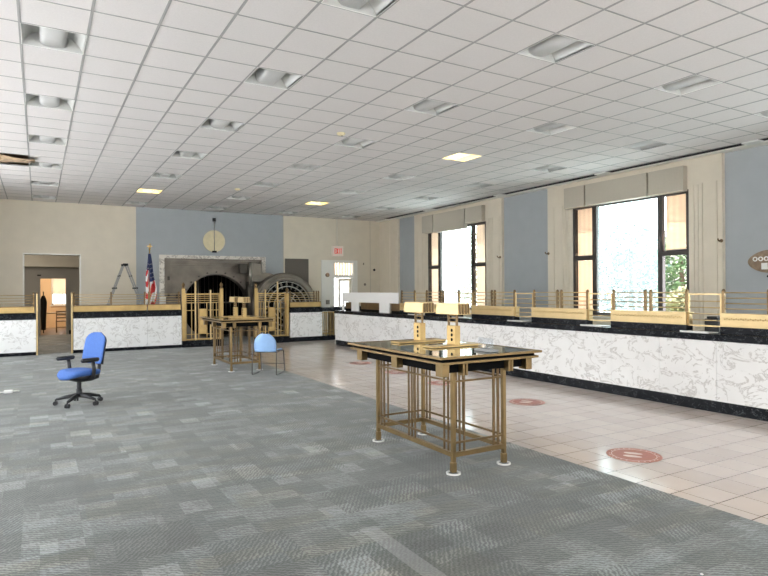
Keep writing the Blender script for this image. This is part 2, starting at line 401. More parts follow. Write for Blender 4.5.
# ceiling edge strip and black slot diffusers along the window wall
struct(MB().box(11.50, XR, YB, YF, CZ - .035, CZ - .005).build('trim_13', 'paint_white'))
slots = [(16.78, 19.4), (13.16, 16.27), (9.58, 12.86), (6.20, 9.26), (2.9, 5.9)]
slot_lab = ['long black slot in the ceiling over the far end of the window wall', 'long black ceiling slot above the far window', 'long black ceiling slot above the blue wall between the two windows',
            'long black ceiling slot above the nearer window', 'black ceiling slot nearest the camera, over the right end of the window wall']
for (a, b_), lb in zip(slots, slot_lab):
    r = tag(empty('air_slot', (11.46, a, CZ)), lb, 'air vent', 'linear air slots along the window wall')
    MB().box(-.165, .045, 0, b_ - a, -.012, -.005).build('slot', 'dark', r)
    MB().box(-.175, -.165, 0, b_ - a, -.018, -.005).box(.045, .055, 0, b_ - a, -.018, -.005).build('frame', 'grid', r)
for y0, y1 in ((16.27, 16.78), (12.86, 13.16), (9.26, 9.58), (5.9, 6.2)):
    struct(MB().box(11.29, 11.51, y0, y1, CZ - .035, CZ - .005).build('trim_14', 'white'))
struct(MB().box(XL, 11.6, YF - .02, YF, 0, .12).build('baseboard_far', 'black_metal')) if 0 else None

# valances above the windows
def valance(name_lab, y0, y1, zlo, d=.14):
    r = tag(empty('window_valance', (11.65, (y0 + y1) / 2, 0)), name_lab, 'valance', 'valance boards above the windows')
    h = (y1 - y0) / 2 - .022
    MB().box(-d, 0, -h, h, zlo, 4.12).build('board', 'shade_fabric', r, bevel=.004)
    MB().box(-d - .006, -d + .01, -h, h, zlo + .0, zlo + .015).build('hem', 'paint', r)
for (c, z, nm) in ((WC[1], (3.60, 3.60, 3.60), 'nearer'), (WC[2], (3.65, 3.50, 3.52), 'far')):
    valance('small cream valance board at the right corner of the %s window' % nm, c - WH, c - .69, z[0])
    valance('wide cream valance board over the middle of the %s window' % nm, c - .69, c + 1.04, z[1])
    valance('small cream valance board at the left corner of the %s window' % nm, c + 1.04, c + 1.72, z[2])
def blind(lab, c, y0, y1, z0, z1, mat='peach_shade'):
    r = tag(empty('window_blind', (11.715, c, 0)), lab, 'blind', 'translucent blinds behind the side panes')
    MB().box(.035 + .03, .035 + .034, y0, y1, z0, z1).build('cloth', mat, r)
    MB().box(.062, .075, y0, y1, z0, z0 + .025).build('bottom_bar', 'paint', r)
m1 = WH - .60
blind('glowing peach blind in the upper right pane of the nearer window', WC[1], -WH + .05, -m1, 2.40, 3.6)
blind('glowing peach blind in the upper left pane of the nearer window', WC[1], m1, WH - .05, 2.40, 3.6)
blind('glowing peach blind in the lower left pane of the nearer window', WC[1], m1, WH - .05, 1.0, 2.29)
blind('pale cream blind in the upper right pane of the far window', WC[2], -WH + .05, -m1, 2.40, 3.6, 'cream_shade')
blind('pale cream blind in the lower right pane of the far window', WC[2], -WH + .05, -m1, 1.0, 2.29, 'cream_shade')
blind('pale peach blind in the upper left pane of the far window', WC[2], m1, WH - .05, 2.40, 3.6, 'cream_shade')
blind('pale peach blind in the lower left pane of the far window', WC[2], m1, WH - .05, 1.0, 2.29, 'cream_shade')
for y, lb in ((6.80, 'small brass hook on the cream trim right of the nearer window'), (11.40, 'small brass hook on the cream trim left of the nearer window'), (13.30, 'small brass hook on the cream trim right of the far window')):
    r = tag(empty('wall_hook', (11.652, y, 2.52)), lb, 'hook', 'brass hooks on the window trim')
    MB().lathe([(.035, -.012), (.035, 0)], axis='x', n=16).build('plate', 'brass_dark', r)
    MB().path([(-.01, 0, 0), (-.07, 0, -.01), (-.11, 0, .01), (-.12, 0, .04)], .014).build('arm', 'brass_dark', r)

# ------------------------------------------------------------------ ceiling lights
def make_light(lit):
    r = empty('ceiling_light', (0, 0, CZ))
    h = .292; f = MB()
    # curved reflector wings, end walls
    prof = [(-h, 0), (-h, .02)] + [(-h + .14 * t, .02 + .13 * math.sin(PI / 2 * t)) for t in (.25, .5, .75, 1)]
    prof = prof + [(-p, q) for p, q in prof[::-1]]
    f.loft([[(p, -h, q) for p, q in prof], [(p, h, q) for p, q in prof]], closed=False)
    for y in (-h, h): f.box(-h, h, y - .004, y + .004, 0, .16)
    f.box(-h, h, -h, h, .155, .165)
    f.build('reflector', 'lit' if lit else 'troffer', r, normals=False)
    b = MB(); n = 16
    sup = lambda v: math.copysign(abs(v) ** .55, v)
    ring = [(.130 * sup(math.cos(PI + PI * k / n)), .11 + .095 * sup(math.sin(PI + PI * k / n))) for k in range(n + 1)]
    ring = ring + [(.135, .15), (-.135, .15)]
    b.loft([[(p, -h + .006, q) for p, q in ring], [(p, h - .006, q) for p, q in ring]])
    b.build('diffuser', 'lit_hot' if lit else 'diffuser', r)
    e = MB()
    for a in ((-h - .008, -h, -h, h), (h, h + .008, -h, h), (-h, h, -h - .008, -h), (-h, h, h, h + .008)): e.box(a[0], a[1], a[2], a[3], -.006, .01)
    e.build('frame', 'white', r)
    return r
off0, on0 = make_light(False), make_light(True); used = {False: 0, True: 0}
rown = {0: 'leftmost row', 4: 'second row from the left', 8: 'middle row', 12: 'fourth row from the left', 16: 'row nearest the windows'}
ordn = ['nearest the camera', 'second from the camera', 'third from the camera', 'fourth from the camera', 'fifth from the camera', 'sixth from the camera', 'farthest, beside the far wall']
LIT = {(4, 17), (8 + 4, 5), (12, 17)}
for i in LI:
    vis = [j for j in LJ if j >= (1 if i == 0 else -3)]
    for j in LJ:
        if j not in vis: continue
        lit = (i, j) in LIT
        src = on0 if lit else off0
        o = src if not used[lit] else copy_tree(src); used[lit] = 1
        o.location = (gx(i) + T / 2, gy(j) + T / 2, CZ)
        if j in vis:
            k = vis.index(j); w = 'nearest the far wall' if k == len(vis) - 1 else ordn[k]
            lab = ('warm glowing' if lit else 'unlit') + ' square ceiling light, %s, in the %s' % (w, rown[i])
        else: lab = 'unlit recessed square ceiling light behind the camera, %s, place %d' % (rown[i], LJ.index(j) + 1)
        tag(o, lab, 'ceiling light', 'recessed square ceiling lights')
# torn brown board in the ceiling at the left
mb = MB(); rings = []
for k in range(15):
    t = k / 14; x = gx(-3) + t * (gx(0) - gx(-3) + .10)
    rings.append([(x, gy(12) + .08 + s * .98 * (1 - .45 * t ** 3) + .05 * math.sin(9 * t + s), CZ - .035 + .05 * math.sin(5 * t + 4 * s) * (1 - .3 * t) + .10 * (1 - s) * (1 - t)) for s in (0, .2, .4, .6, .8, 1)])
mb.loft(rings, closed=False)
tag(mb.build('torn_ceiling_board', 'stain', normals=False, solid=.012), 'torn brown board hanging out of the ceiling at the left edge', 'ceiling board')
struct(MB().box(gx(-3), gx(0), gy(12), gy(14), ZT - .04, ZT - .006).build('ceiling', 'wood'))
for (x, y, lb) in ((gx(7.62), gy(4.68), 'small beige smoke detector on the ceiling just left of a middle row light'), (gx(7.72), gy(15.09), 'tiny ceiling sensor near the far wall above the vault')):
    r = tag(empty('smoke_detector', (x, y, CZ)), lb, 'smoke detector')
    MB().lathe([(.07, -.002), (.075, -.012), (.06, -.035), (.03, -.045)], n=20).build('body', 'disc', r)
    MB().lathe([(.012, -.05), (.012, -.044)], c=(.02, 0, 0), n=10).build('sensor', 'black_metal', r)

# ------------------------------------------------------------------ brass teller screens and counters
def rail_posts(r, L, posts, zr=(1.32, 1.39, 1.46, 1.53), z0=1.25, light=False):
    for p in posts:
        MB().box(-.018, .018, p - .018, p + .018, z0, 1.55).lathe([(.022, 1.55), (.024, 1.56), (.014, 1.575), (.004, 1.58)], c=(0, p, 0), n=10).build('post', 'brass_dark', r)
    for z in zr:
        MB().tube((0, 0, z), (0, L, z), .008, 8).build('rail', 'brass_light', r)
def teller_screen(L, posts, perforated=True, light=True):
    """origin at one end, runs along +y, front faces -x"""
    r = empty('teller_screen')
    MB().box(-.055, .10, 0, L, 1.085, 1.255).build('brass_panel', 'brass_light' if light else 'brass', r, bevel=.004)
    MB().box(-.07, .115, -.006, L + .006, 1.248, 1.262).build('panel_cap', 'brass_light', r)
    if perforated:
        b = MB(); n = max(4, int(L / .032))
        for k in range(n):
            y = .05 + (L - .1) * (k + .5) / n
            b.lathe([(.011, -.058), (.008, -.0625), (.002, -.064)], c=(0, y, 1.185 + (.012 if k % 2 else 0)), axis='x', n=6)
        b.build('stud_row', 'brass', r)
    MB().box(-.05, .10, -.0, L, 1.00, 1.085).build('base_block', 'black_marble', r)
    rail_posts(r, L, posts)
    return r
def teller_gate(L, light=True):
    r = empty('teller_gate')
    f = MB().box(-.012, .012, 0, .022, 1.075, 1.52).box(-.012, .012, L - .022, L, 1.075, 1.52).box(-.012, .012, .022, L - .022, 1.075, 1.095).box(-.012, .012, .022, L - .022, 1.50, 1.52)
    f.build('gate_frame', 'brass_light', r)
    for z in (1.16, 1.245, 1.33, 1.415): MB().tube((0, .02, z), (0, L - .02, z), .008, 8).build('bar', 'brass_light', r)
    return r
XC = 7.47
r = tag(empty('teller_counter', (XC, 0, 0)), 'long white marble teller counter with black base running along the window side', 'counter')
MB().box(.02, .16, -1.2, 15.71, 0, .15).build('plinth', 'black_marble', r)
mbm = MB()
for k in range(21): mbm.box(.0, .16, -1.2 + k * .8052 + .002, -1.2 + (k + 1) * .8052 - .002, .15, .915)
mbm.build('marble_front', 'marble', r)
MB().box(-.02, .44, -1.22, 15.74, .915, 1.00).build('ledge', 'black_marble', r, bevel=.006)
MB().box(.16, .80, -1.2, 15.70, 0, .90).build('back_cabinet', 'desk_brown', r)
g0 = 4.58; per = 1.72
scr0 = teller_screen(1.25, (.02, .58, .67, 1.23)); gat0 = teller_gate(.47)
ks = list(range(-2, 5)); first = True
near_lab = {-1: 'brass teller screen at the right edge of the photo, below the oval wall patch', 0: 'brass teller screen below the right part of the nearer window',
            1: 'brass teller screen below the left part of the nearer window', 2: 'brass teller screen below the blue wall panel between the windows',
            3: 'brass teller screen behind the right desk lamp of the near table', 4: 'brass teller screen behind the left desk lamp, next to the white rail board', -2: 'brass teller screen beyond the right edge of the photo'}
gate_lab = {-1: 'brass barred teller opening beyond the right edge of the photo', 0: 'brass framed teller gate with six bars right of the nearer window', 1: 'barred teller opening below the middle of the nearer window', 2: 'barred teller opening below the left edge of the nearer window trim',
            3: 'barred teller opening just right of the near table lamps', 4: 'barred teller opening behind the near table lamps', -2: 'second brass teller opening beyond the right edge'}
for k in ks:
    y = g0 + .41 + (k) * per
    o = scr0 if first else (teller_screen(.62, (.02, .60)) if k == 4 else copy_tree(scr0))
    gt = gat0 if first else copy_tree(gat0); first = False
    o.location = (XC + .28, y, 0); gt.location = (XC + .28, y - .47, 0)
    tag(o, near_lab[k], 'teller screen', 'brass teller screens on the long counter'); tag(gt, gate_lab[k], 'gate', 'barred teller openings on the long counter')
    t = tag(MB().box(-.06, .16, 0, .40, 0, .012).box(-.065, -.055, 0, .40, 0, .02).build('deal_tray', 'silver_tray', loc=(XC + .12, y - .42, 1.0015)),
            'pale metal tray under the ' + gate_lab[k].split(' ', 1)[1] if k else 'pale metal tray under the brass framed teller gate', 'tray', 'metal trays in the teller openings')
# far stretch of the counter with the white board rail
yw0, yw1 = 12.55, 15.70
r = tag(empty('white_rail_board', (XC + .28, yw0, 0)), 'white painted board on legs along the far end of the teller counter', 'rail board')
MB().box(-.06, -.035, 0, yw1 - yw0, 1.25, 1.52).build('board', 'white', r, bevel=.003)
for a, b_ in ((.43, .95), (2.10, 2.55), (3.05, 3.15)): MB().box(-.059, -.036, a, b_, 1.001, 1.25).build('leg', 'white', r)
for k, (a, b_, lb) in enumerate(((12.56, 12.98, 'nearest'), (13.52, 14.62, 'middle'), (15.13, 15.58, 'farthest'))):
    o = tag(empty('wooden_screen', (XC + .31, a, 0)), 'short brown screen panel under the white rail board, %s of three' % lb, 'screen', 'brown panels under the white board')
    MB().box(-.04, .06, 0, b_ - a, 1.06, 1.24).build('panel', 'brass_dark', o, bevel=.003)
    MB().box(-.03, .06, 0, b_ - a, 1.0, 1.06).build('base_block', 'dark', o)
tag(MB().box(-.08, .08, -.10, .10, 0, .27).box(-.06, .06, -.08, .08, .27, .30).build('printer', 'plastic', loc=(XC + .58, 4.80, .9005), bevel=.01), 'small black machine behind the brass framed teller gate at right', 'machine')

# far counters (front faces -y): built from the same kind of parts, laid along x
YC = 17.30
def far_counter(x0, x1, label, joints=()):
    r = tag(empty('teller_counter', (x0, YC, 0)), label, 'counter', 'white marble counters in front of the far wall')
    L = x1 - x0
    MB().box(0, L, .02, .16, 0, .09 if x0 < 5 else .14).build('plinth', 'black_marble', r)
    b = MB(); cuts = [0] + [j - x0 for j in joints] + [L]
    for a, c in zip(cuts, cuts[1:]): b.box(a + .002, c - .002, 0, .16, .09 if x0 < 5 else .14, .90)
    b.build('marble_front', 'marble', r)
    MB().box(0, L, -.015, .40, .90, 1.05).build('ledge', 'black_marble', r, bevel=.005)
    MB().box(0, L, .16, .60, 0, .89).build('back_cabinet', 'desk_brown', r)
    return r
def far_screen(x0, x1, posts, label):
    L = x1 - x0
    r = tag(empty('teller_screen', (x0, YC + .08, 0), -PI / 2), label, 'teller screen', 'brass teller screens on the far counters')
    r.rotation_euler = (0, 0, -PI / 2); r.location = (x0, YC + .08, 0)
    # local +y -> world +x, local -x -> world... front
    MB().box(-.055, .06, 0, L, 1.07, 1.225).build('brass_panel', 'brass', r, bevel=.004)
    MB().box(-.07, .075, 0, L, 1.215, 1.235).build('panel_cap', 'brass_dark', r)
    MB().box(-.04, .05, 0, L, 1.05, 1.07).build('base_block', 'dark', r)
    rail_posts(r, L, posts, zr=(1.30, 1.37, 1.44, 1.51), z0=1.23)
    return r
far_counter(-2.5, -.06, 'white marble counter at the left edge, left of the open doorway', (-1.9,))
far_counter(.77, 3.47, 'white marble counter between the doorway and the brass vault gate', (2.57,))
far_counter(6.70, 7.78, 'short white marble counter right of the brass gates')
far_counter(8.25, 10.2, 'marble counter at the far right corner, behind the long counter')
# -PI/2 turns local +y to world +x and local -x to world +y: flip thickness so the front (-x) looks to -y
def fscr(*a):
    r = far_screen(*a); r.rotation_euler = (0, 0, -PI / 2)
    return r
fscr(-2.5, -.09, (.02, 1.2, 2.39), 'brass screen with rails on the counter left of the doorway')
fscr(.77, 2.56, (.02, .90, 1.74), 'brass screen with rails on the counter, right of the doorway')
fscr(2.59, 3.45, (.03, .82), 'short brass screen with rails in front of the flag')
fscr(6.71, 7.74, (.02, .82, .90, .97), 'short brass screen with rails in front of the vault door')
# end posts of doorway gap
for x, lb in ((-.030, 'slim brass end post at the left side of the doorway gap'), (.745, 'slim brass end post at the right side of the doorway gap')):
    r = tag(empty('end_post', (x, YC + .04, 0)), lb, 'post')
    MB().box(-.022, .012, -.06, .10, 0, 1.55).build('shaft', 'brass_light', r, bevel=.004)
    MB().lathe([(.025, 1.55), (.02, 1.57), (.004, 1.585)], c=(-.005, 0, 0), n=12).build('cap', 'brass_dark', r)

# brass gates in front of the vault
def gate_post(x, label, top=1.66):
    r = tag(empty('gate_post', (x, YC + .05, 0)), label, 'post', 'brass posts of the vault gates')
    MB().box(-.045, .045, -.05, .05, .191, top).build('shaft', 'brass', r, bevel=.008)
    MB().lathe([(.048, top), (.048, top + .02), (.035, top + .03), (.03, top + .05), (.045, top + .08), (.048, top + .12), (.02, top + .16), (.004, top + .18)], n=16).build('finial', 'brass_dark', r)
gate_post(3.53, 'tall brass post with finial, leftmost of the vault gate posts'); gate_post(4.60, 'tall brass post with finial left of the open gateway, behind the far table')
gate_post(5.63, 'tall brass post with finial right of the open gateway'); gate_post(6.62, 'tall brass post beside the short marble counter, rightmost of the gate posts', 1.50)
def vault_gate(x0, x1, label, mirror):
    L = x1 - x0
    r = tag(empty('vault_gate', (x0, YC + .05, 0)), label, 'gate', 'brass gates in front of the vault')
    fx = lambda t: (1 - t) * L if mirror else t * L
    f = MB()
    def bar(a, z0, z1, w=.012, d=.012): f.box(fx(a) - w, fx(a) + w, -d, d, z0, z1)
    def hb(a, b_, z, w=.010): f.box(min(fx(a), fx(b_)), max(fx(a), fx(b_)), -.009, .009, z - w, z + w)
    for a in (.02, .98): bar(a, .191, 1.53)
    for z in (.215, 1.50): hb(0, 1, z, .018)
    f.build('gate_frame', 'brass', r)
    f = MB()
    for z in (1.44, 1.38, 1.32): hb(0, 1, z, .007)
    f.build('top_rails', 'brass', r)
    f = MB()
    for a in (.18, .38, .62): bar(a, .21, 1.26, .010)
    for a in (.80, .90): bar(a, .21, 1.26, .008)
    hb(0, 1, 1.26); hb(0, .30, 1.04); hb(.66, 1, 1.04); hb(.0, .38, .36); hb(.62, 1, .36); hb(.66, 1, .82, .006)
    f.build('grille', 'brass', r)
    f = MB()
    bar(.29, .191, 1.86, .020, .02); bar(.73, .191, 1.62, .018, .02)
    f.build('tall_bar', 'brass_light', r)
    f = MB(); f.box(min(fx(.40), fx(.60)), max(fx(.40), fx(.60)), -.014, .014, .36, 1.08); f.build('plate', 'brass', r, bevel=.004)
    MB().box(-.095, L + .093, -.10, .10, 0, .19).build('sill', 'black_marble', r)
vault_gate(3.58, 4.55, 'brass barred gate between the marble counter and the open gateway', False)
vault_gate(5.68, 6.57, 'brass barred gate behind the light blue chair', True)
r = tag(empty('low_gate', (7.79, YC + .05, 0)), 'low brass barred gate in the gap at the end of the long counter', 'gate')
f = MB()
for a in (.02, .10, .15, .28, .41): f.box(a - .010, a + .010, -.01, .01, .14, .90)
f.box(0, .43, -.012, .012, .20, .225).box(0, .43, -.012, .012, .30, .318).box(0, .43, -.012, .012, .875, .90)
f.build('grille', 'brass', r); MB().box(0, .44, -.06, .2, 0, .14).build('sill', 'black_marble', r); MB().box(0, .44, -.06, .2, .92, 1.04).build('top', 'black_marble', r)

# ------------------------------------------------------------------ vault
VX, VZ, VR = 5.32, 1.04, 1.13
YV = YF + .32
r = tag(empty('vault_surround', (VX, YF, 0)), 'stepped grey steel vault portal with marble border in the blue wall', 'vault')
x0, x1 = 3.55 - VX, 6.83 - VX
MB().box(x0 - .16, x0, -.06, .02, 0, 2.78).box(x1, x1 + .14, -.06, .02, 0, 2.78).box(x0, x1, -.06, .02, 2.67, 2.78).build('marble_border', 'marble_grey', r, bevel=.008)
b = MB()
for k, (ins, d0, d1) in enumerate(((0, -.02, .10), (.06, .10, .17), (.16, .17, .24), (.24, .24, .32))):
    X0, X1, Z1 = x0 + ins, x1 - ins, 2.67 - ins * .8
    b.box(x0, X0 + .06, d0, d1, 0, 2.67); b.box(X1 - .06, x1, d0, d1, 0, 2.67); b.box(X0 + .06, X1 - .06, d0, d1, Z1 - .06, 2.67)
b.build('stepped_frame', 'steel', r)
# face plate with the round opening
b = MB(); n = 64; ring = []; outer = []
for k in range(n):
    a = 2 * PI * k / n; c, s_ = math.cos(a), math.sin(a)
    ring.append(b.bm.verts.new((VR * c, .32, VZ + VR * s_)))
    tx = (x1 if c > 0 else x0) / c if abs(c) > 1e-6 else 1e9
    tz = ((2.6 - VZ) if s_ > 0 else -VZ) / s_ if abs(s_) > 1e-6 else 1e9
    t = max(min(tx, tz), VR + .001)
    outer.append(b.bm.verts.new((t * c, .32, VZ + t * s_)))
for k in range(n): b._f([ring[k], ring[(k + 1) % n], outer[(k + 1) % n], outer[k]])
b.build('face_plate', 'steel', r)
b = MB()
b.lathe([(VR, .32), (VR, .305), (VR - .01, .305), (VR - .015, .42), (VR - .03, .42), (VR - .04, .56)], c=(0, 0, VZ), axis='y', n=64, cap=False)
b.build('round_jamb', 'steel_dark', r, normals=False)
for k in range(-1, 14):
    a = PI * k / 12
    c, s_ = math.cos(a), math.sin(a)
    MB().tube(((VR + .07) * c, .335, VZ + (VR + .07) * s_), ((VR + .07) * c, .27, VZ + (VR + .07) * s_), .028, 8).build('lug', 'steel_dark', r)
MB().box(x0 + .10, x0 + .20, .14, .19, 1.95, 2.08).box(x0 + .10, x0 + .20, .14, .19, 1.42, 1.52).box(x0 + .42, x0 + .56, .26, .34, 1.34, 1.48).build('fitting', 'steel_dark', r, bevel=.01)
MB().box(x0 - .16, x0 + .0, -.30, -.06, 1.0, 1.42).build('switch_cabinet', 'paint_white', r, bevel=.01)
# vault interior
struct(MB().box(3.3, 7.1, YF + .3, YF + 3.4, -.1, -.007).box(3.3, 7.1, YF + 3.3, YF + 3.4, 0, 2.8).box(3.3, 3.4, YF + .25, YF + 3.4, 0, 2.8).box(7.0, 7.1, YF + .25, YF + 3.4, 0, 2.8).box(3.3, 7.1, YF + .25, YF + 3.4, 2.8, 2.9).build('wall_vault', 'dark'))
r = tag(empty('day_gate', (VX, YF + .75, 0)), 'dark barred inner gate inside the round vault opening', 'gate')
b = MB()
for k in range(15):
    x = -1.05 + k * .15
    b.tube((x, 0, .02), (x, 0, 2.28), .011, 8)
b.build('bars', 'steel_dark', r); MB().box(-1.1, 1.1, -.02, .02, 1.15, 1.20).box(-1.1, 1.1, -.02, .02, 0, .05).build('crossbars', 'steel_dark', r)
MB().tube((-.55, -.15, .02), (-.55, -.15, 2.05), .03, 10).build('pole', 'steel', r)
# open round vault door
DX, DY, DR = 7.54, 19.92, 1.18
DZ = 1.03
r = tag(empty('vault_door', (DX, DY, 0)), 'huge round steel vault door swung open, with rings of locking bolts', 'vault door')
MB().lathe([(DR, .22), (DR, -.02), (DR - .05, -.06), (DR - .10, -.06), (DR - .11, -.12), (DR - .19, -.14), (DR - .20, -.20), (DR - .26, -.20), (DR - .27, -.05), (.0, -.05)], c=(0, 0, DZ), axis='y', n=72, cap=False).build('door_disc', 'steel', r)
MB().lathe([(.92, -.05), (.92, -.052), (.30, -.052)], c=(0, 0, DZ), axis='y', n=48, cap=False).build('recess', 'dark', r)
for rr, w, y in ((.86, .012, -.16), (.70, .016, -.20), (.50, .012, -.18), (.34, .016, -.2)):
    MB().lathe([(rr + w, y), (rr + w, y - .03), (rr - w, y - .03), (rr - w, y), (rr + w, y)], c=(0, 0, DZ), axis='y', n=48, cap=False).build('bolt_ring', 'steel_light', r)
for k in range(24):
    a = 2 * PI * k / 24; c, s_ = math.cos(a), math.sin(a)
    MB().tube((.62 * c, -.13, DZ + .62 * s_), (.88 * c, -.13, DZ + .88 * s_), .026, 8).tube((.76 * c, -.13, DZ + .76 * s_), (.79 * c, -.13, DZ + .79 * s_), .042, 8).build('locking_bolt', 'steel', r)
for k in range(8):
    a = 2 * PI * k / 8 + .2; c, s_ = math.cos(a), math.sin(a)
    MB().tube((.08 * c, -.2, DZ + .08 * s_), (.50 * c, -.19, DZ + .50 * s_), .02, 8).build('spoke', 'steel_light', r)
MB().lathe([(.14, -.05), (.14, -.26), (.10, -.28), (.02, -.28)], c=(0, 0, DZ), axis='y', n=24).build('hub', 'steel_light', r)
# crane hinge
vd = r; r = empty('hinge', (6.48 - DX, YF - .22 - DY, 0)); r.parent = vd
MB().box(-.22, .24, -.16, .16, 1.90, 2.10).box(-.10, .24, -.14, .14, 2.10, 2.52).build('bracket', 'steel', r, bevel=.01)
MB().tube((-.17, -.17, 1.75), (-.17, -.17, 2.56), .06, 16).build('pin', 'steel_light', r)
MB().box(-.52, -.24, -.10, .12, 2.18, 2.52).build('bolt_block', 'steel_dark', r, bevel=.02)
MB().prism([(.24, 1.86), (.24, 2.22), (.62, 2.18), (.95, 2.02), (.95, 1.80), (.6, 1.86)], 'y', -.10, .08).build('crane_arm', 'steel', r, bevel=.01)
MB().box(-.25, -.05, -.12, .14, 0, 1.90).build('hinge_post', 'steel_dark', r, bevel=.01)
r = tag(empty('louvre_panel', (8.155, YF - .006, 0)), 'dark grey louvred panel on the cream wall above the vault door', 'panel')
MB().box(-.45, .45, -.05, 0, .9, 2.74).build('backing', 'mesh_panel', r)
b = MB()
for k in range(38): b.box(-.43, .43, -.06, -.05, .93 + k * .047, .955 + k * .047)
b.build('slats', 'mesh_panel', r)
# pale disc with rod above the vault
r = tag(empty('wall_disc', (5.17, YF, 0)), 'round pale yellow disc on the blue wall above the vault', 'disc')
MB().lathe([(.37, -.02), (.37, 0)], c=(0, 0, 3.28), axis='y', n=48).build('disc_face', 'disc', r)
MB().tube((0, -.05, 2.93), (0, -.05, 3.98), .012, 8).build('rod', 'steel_light', r)
MB().box(-.045, .045, -.08, 0, 3.95, 4.06).build('upper_box', 'black_metal', r); MB().box(-.07, .07, -.08, 0, 2.89, 2.95).build('lower_box', 'black_metal', r)

# ------------------------------------------------------------------ far right door, exit sign
r = struct(empty('door_1', (0, YF, 0)))
f = MB().box(9.60, 9.66, -.03, .2, 0, 2.68).box(10.46, 10.52, -.03, .2, 0, 2.68).box(9.66, 10.46, -.03, .2, 2.62, 2.68).box(9.66, 10.46, -.03, .2, 2.05, 2.16).box(9.84, 9.88, -.03, .2, 0, 2.05).box(10.40, 10.46, -.03, .2, 0, 2.05)
f.build('door_frame', 'paint_white', r)
leaf = MB(); leaf.box(9.88, 9.95, .05, .10, 0, 2.03).box(10.33, 10.40, .05, .10, 0, 2.03).box(9.95, 10.33, .05, .10, 0, 1.0).box(9.95, 10.33, .05, .10, 1.93, 2.03).build('door_leaf', 'paint', r)
MB().box(9.95, 10.33, .07, .076, 1.0, 1.93).build('pane', 'glass', r); MB().box(9.66, 9.84, .07, .076, .1, 2.05).build('pane', 'glass', r)
b = MB()
for k in range(7): b.box(9.67 + k * .113, 9.67 + k * .113 + .10, .08 + (k % 2) * .012, .086 + (k % 2) * .012, 2.16, 2.62)
b.build('transom_blind', 'cream_shade', r)
MB().tube((9.92, .0, 1.02), (9.92, .05, 1.02), .03, 12).build('door_knob', 'brass_dark', r)
struct(MB().box(9.13, 9.60, YF - .035, YF, 0, 2.72).box(10.52, 10.65, YF - .035, YF, 0, 2.72).box(9.60, 10.52, YF - .035, YF, 2.68, 2.72).box(10.49, 10.53, YF - .055, YF - .035, 1.0, 2.68).build('trim_15', 'paint_white'))
tag(MB().lathe([(.065, -.05), (.08, -.03), (.08, 0)], axis='y', n=20).build('alarm_bell', 'wood', loc=(9.37, YF - .035, 2.16)), 'round dark red alarm bell left of the exit door', 'alarm bell')
tag(MB().box(-.07, .07, -.05, 0, -.08, .08).box(-.03, .03, -.06, -.05, -.04, .04).build('wall_box', 'steel', loc=(9.37, YF - .035, 1.14), bevel=.008), 'small square grey box low on the wall left of the exit door', 'wall box')
tag(MB().lathe([(.05, -.02), (.045, 0)], axis='y', n=16).build('wall_fitting', 'black_metal', loc=(11.40, YF, 2.37)), 'small black knob on the cream wall in the far right corner', 'wall fitting')
tag(MB().lathe([(.05, -.02), (.045, 0)], axis='y', n=16).build('wall_fitting', 'steel', loc=(10.98, YF, 1.80)), 'small grey round fitting on the wall right of the exit door', 'wall fitting')
tag(MB().box(-.02, .02, -.015, 0, -.04, .04).build('thermostat', 'steel', loc=(10.93, YF, 2.60)), 'tiny grey thermostat strip above right of the exit door', 'thermostat')
r = tag(empty('exit_sign', (9.79, YF - .02, 3.06)), 'red lettered exit sign box above the far right door', 'exit sign')
MB().box(-.22, .22, -.10, .02, -.19, .19).build('housing', 'exit_face', r, bevel=.012)
b = MB()
def stroke(x, z, w, h): b.box(x, x + w, -.115, -.10, z, z + h)
cw, ch, t = .060, .20, .024; xs = [-.155, -.075, .005, .085]; zb = -.10
stroke(xs[0], zb, t, ch); [stroke(xs[0], zb + q, cw, t) for q in (0, (ch - t) / 2, ch - t)]
for sgn in (1, -1):
    p0 = (xs[1] + (0 if sgn > 0 else cw), zb); p1 = (xs[1] + (cw if sgn > 0 else 0), zb + ch)
    b.prism([(p0[0] - t * .6, p0[1]), (p0[0] + t * .6, p0[1]), (p1[0] + t * .6, p1[1]), (p1[0] - t * .6, p1[1])], 'y', -.115, -.10)
stroke(xs[2] + .02, zb, t, ch); stroke(xs[3], zb + ch - t, cw, t); stroke(xs[3] + cw / 2 - t / 2, zb, t, ch)
b.build('exit_letters', 'exit_red', r)
b = MB().tube((0, .0, .19), (0, .0, CZ - 3.06 - .01), .012, 8); b.build('conduit', 'paint_white', r)

# ------------------------------------------------------------------ rooms behind the open doorway
AX0, AX1 = -2.4, 2.9
struct(MB().box(AX0, AX1, YF + .25, 25.2, -.1, 0).build('floor', 'carpet')); struct(MB().box(AX0, AX1, 25.2, 30.2, -.1, 0).build('floor', 'wood'))
struct(MB().box(AX0, AX1, YF + .25, 25.2, 3.06, 3.12).build('ceiling', 'paint_white')); struct(MB().box(AX0, AX1, 25.2, 30.4, 2.9, 3.0).build('ceiling', 'paint_white'))
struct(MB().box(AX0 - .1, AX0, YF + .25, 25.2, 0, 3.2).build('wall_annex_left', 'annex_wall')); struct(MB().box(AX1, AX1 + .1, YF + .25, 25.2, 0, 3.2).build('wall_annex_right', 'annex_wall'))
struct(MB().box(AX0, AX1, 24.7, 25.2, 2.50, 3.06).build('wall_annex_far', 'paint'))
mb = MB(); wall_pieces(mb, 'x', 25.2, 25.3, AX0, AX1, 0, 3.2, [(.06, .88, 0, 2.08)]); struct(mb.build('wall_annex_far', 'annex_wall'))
struct(MB().box(-.04, .06, 25.17, 25.32, 0, 2.16).box(.88, .98, 25.17, 25.32, 0, 2.16).box(.06, .88, 25.17, 25.32, 2.08, 2.16).build('trim_16', 'annex_wall'))
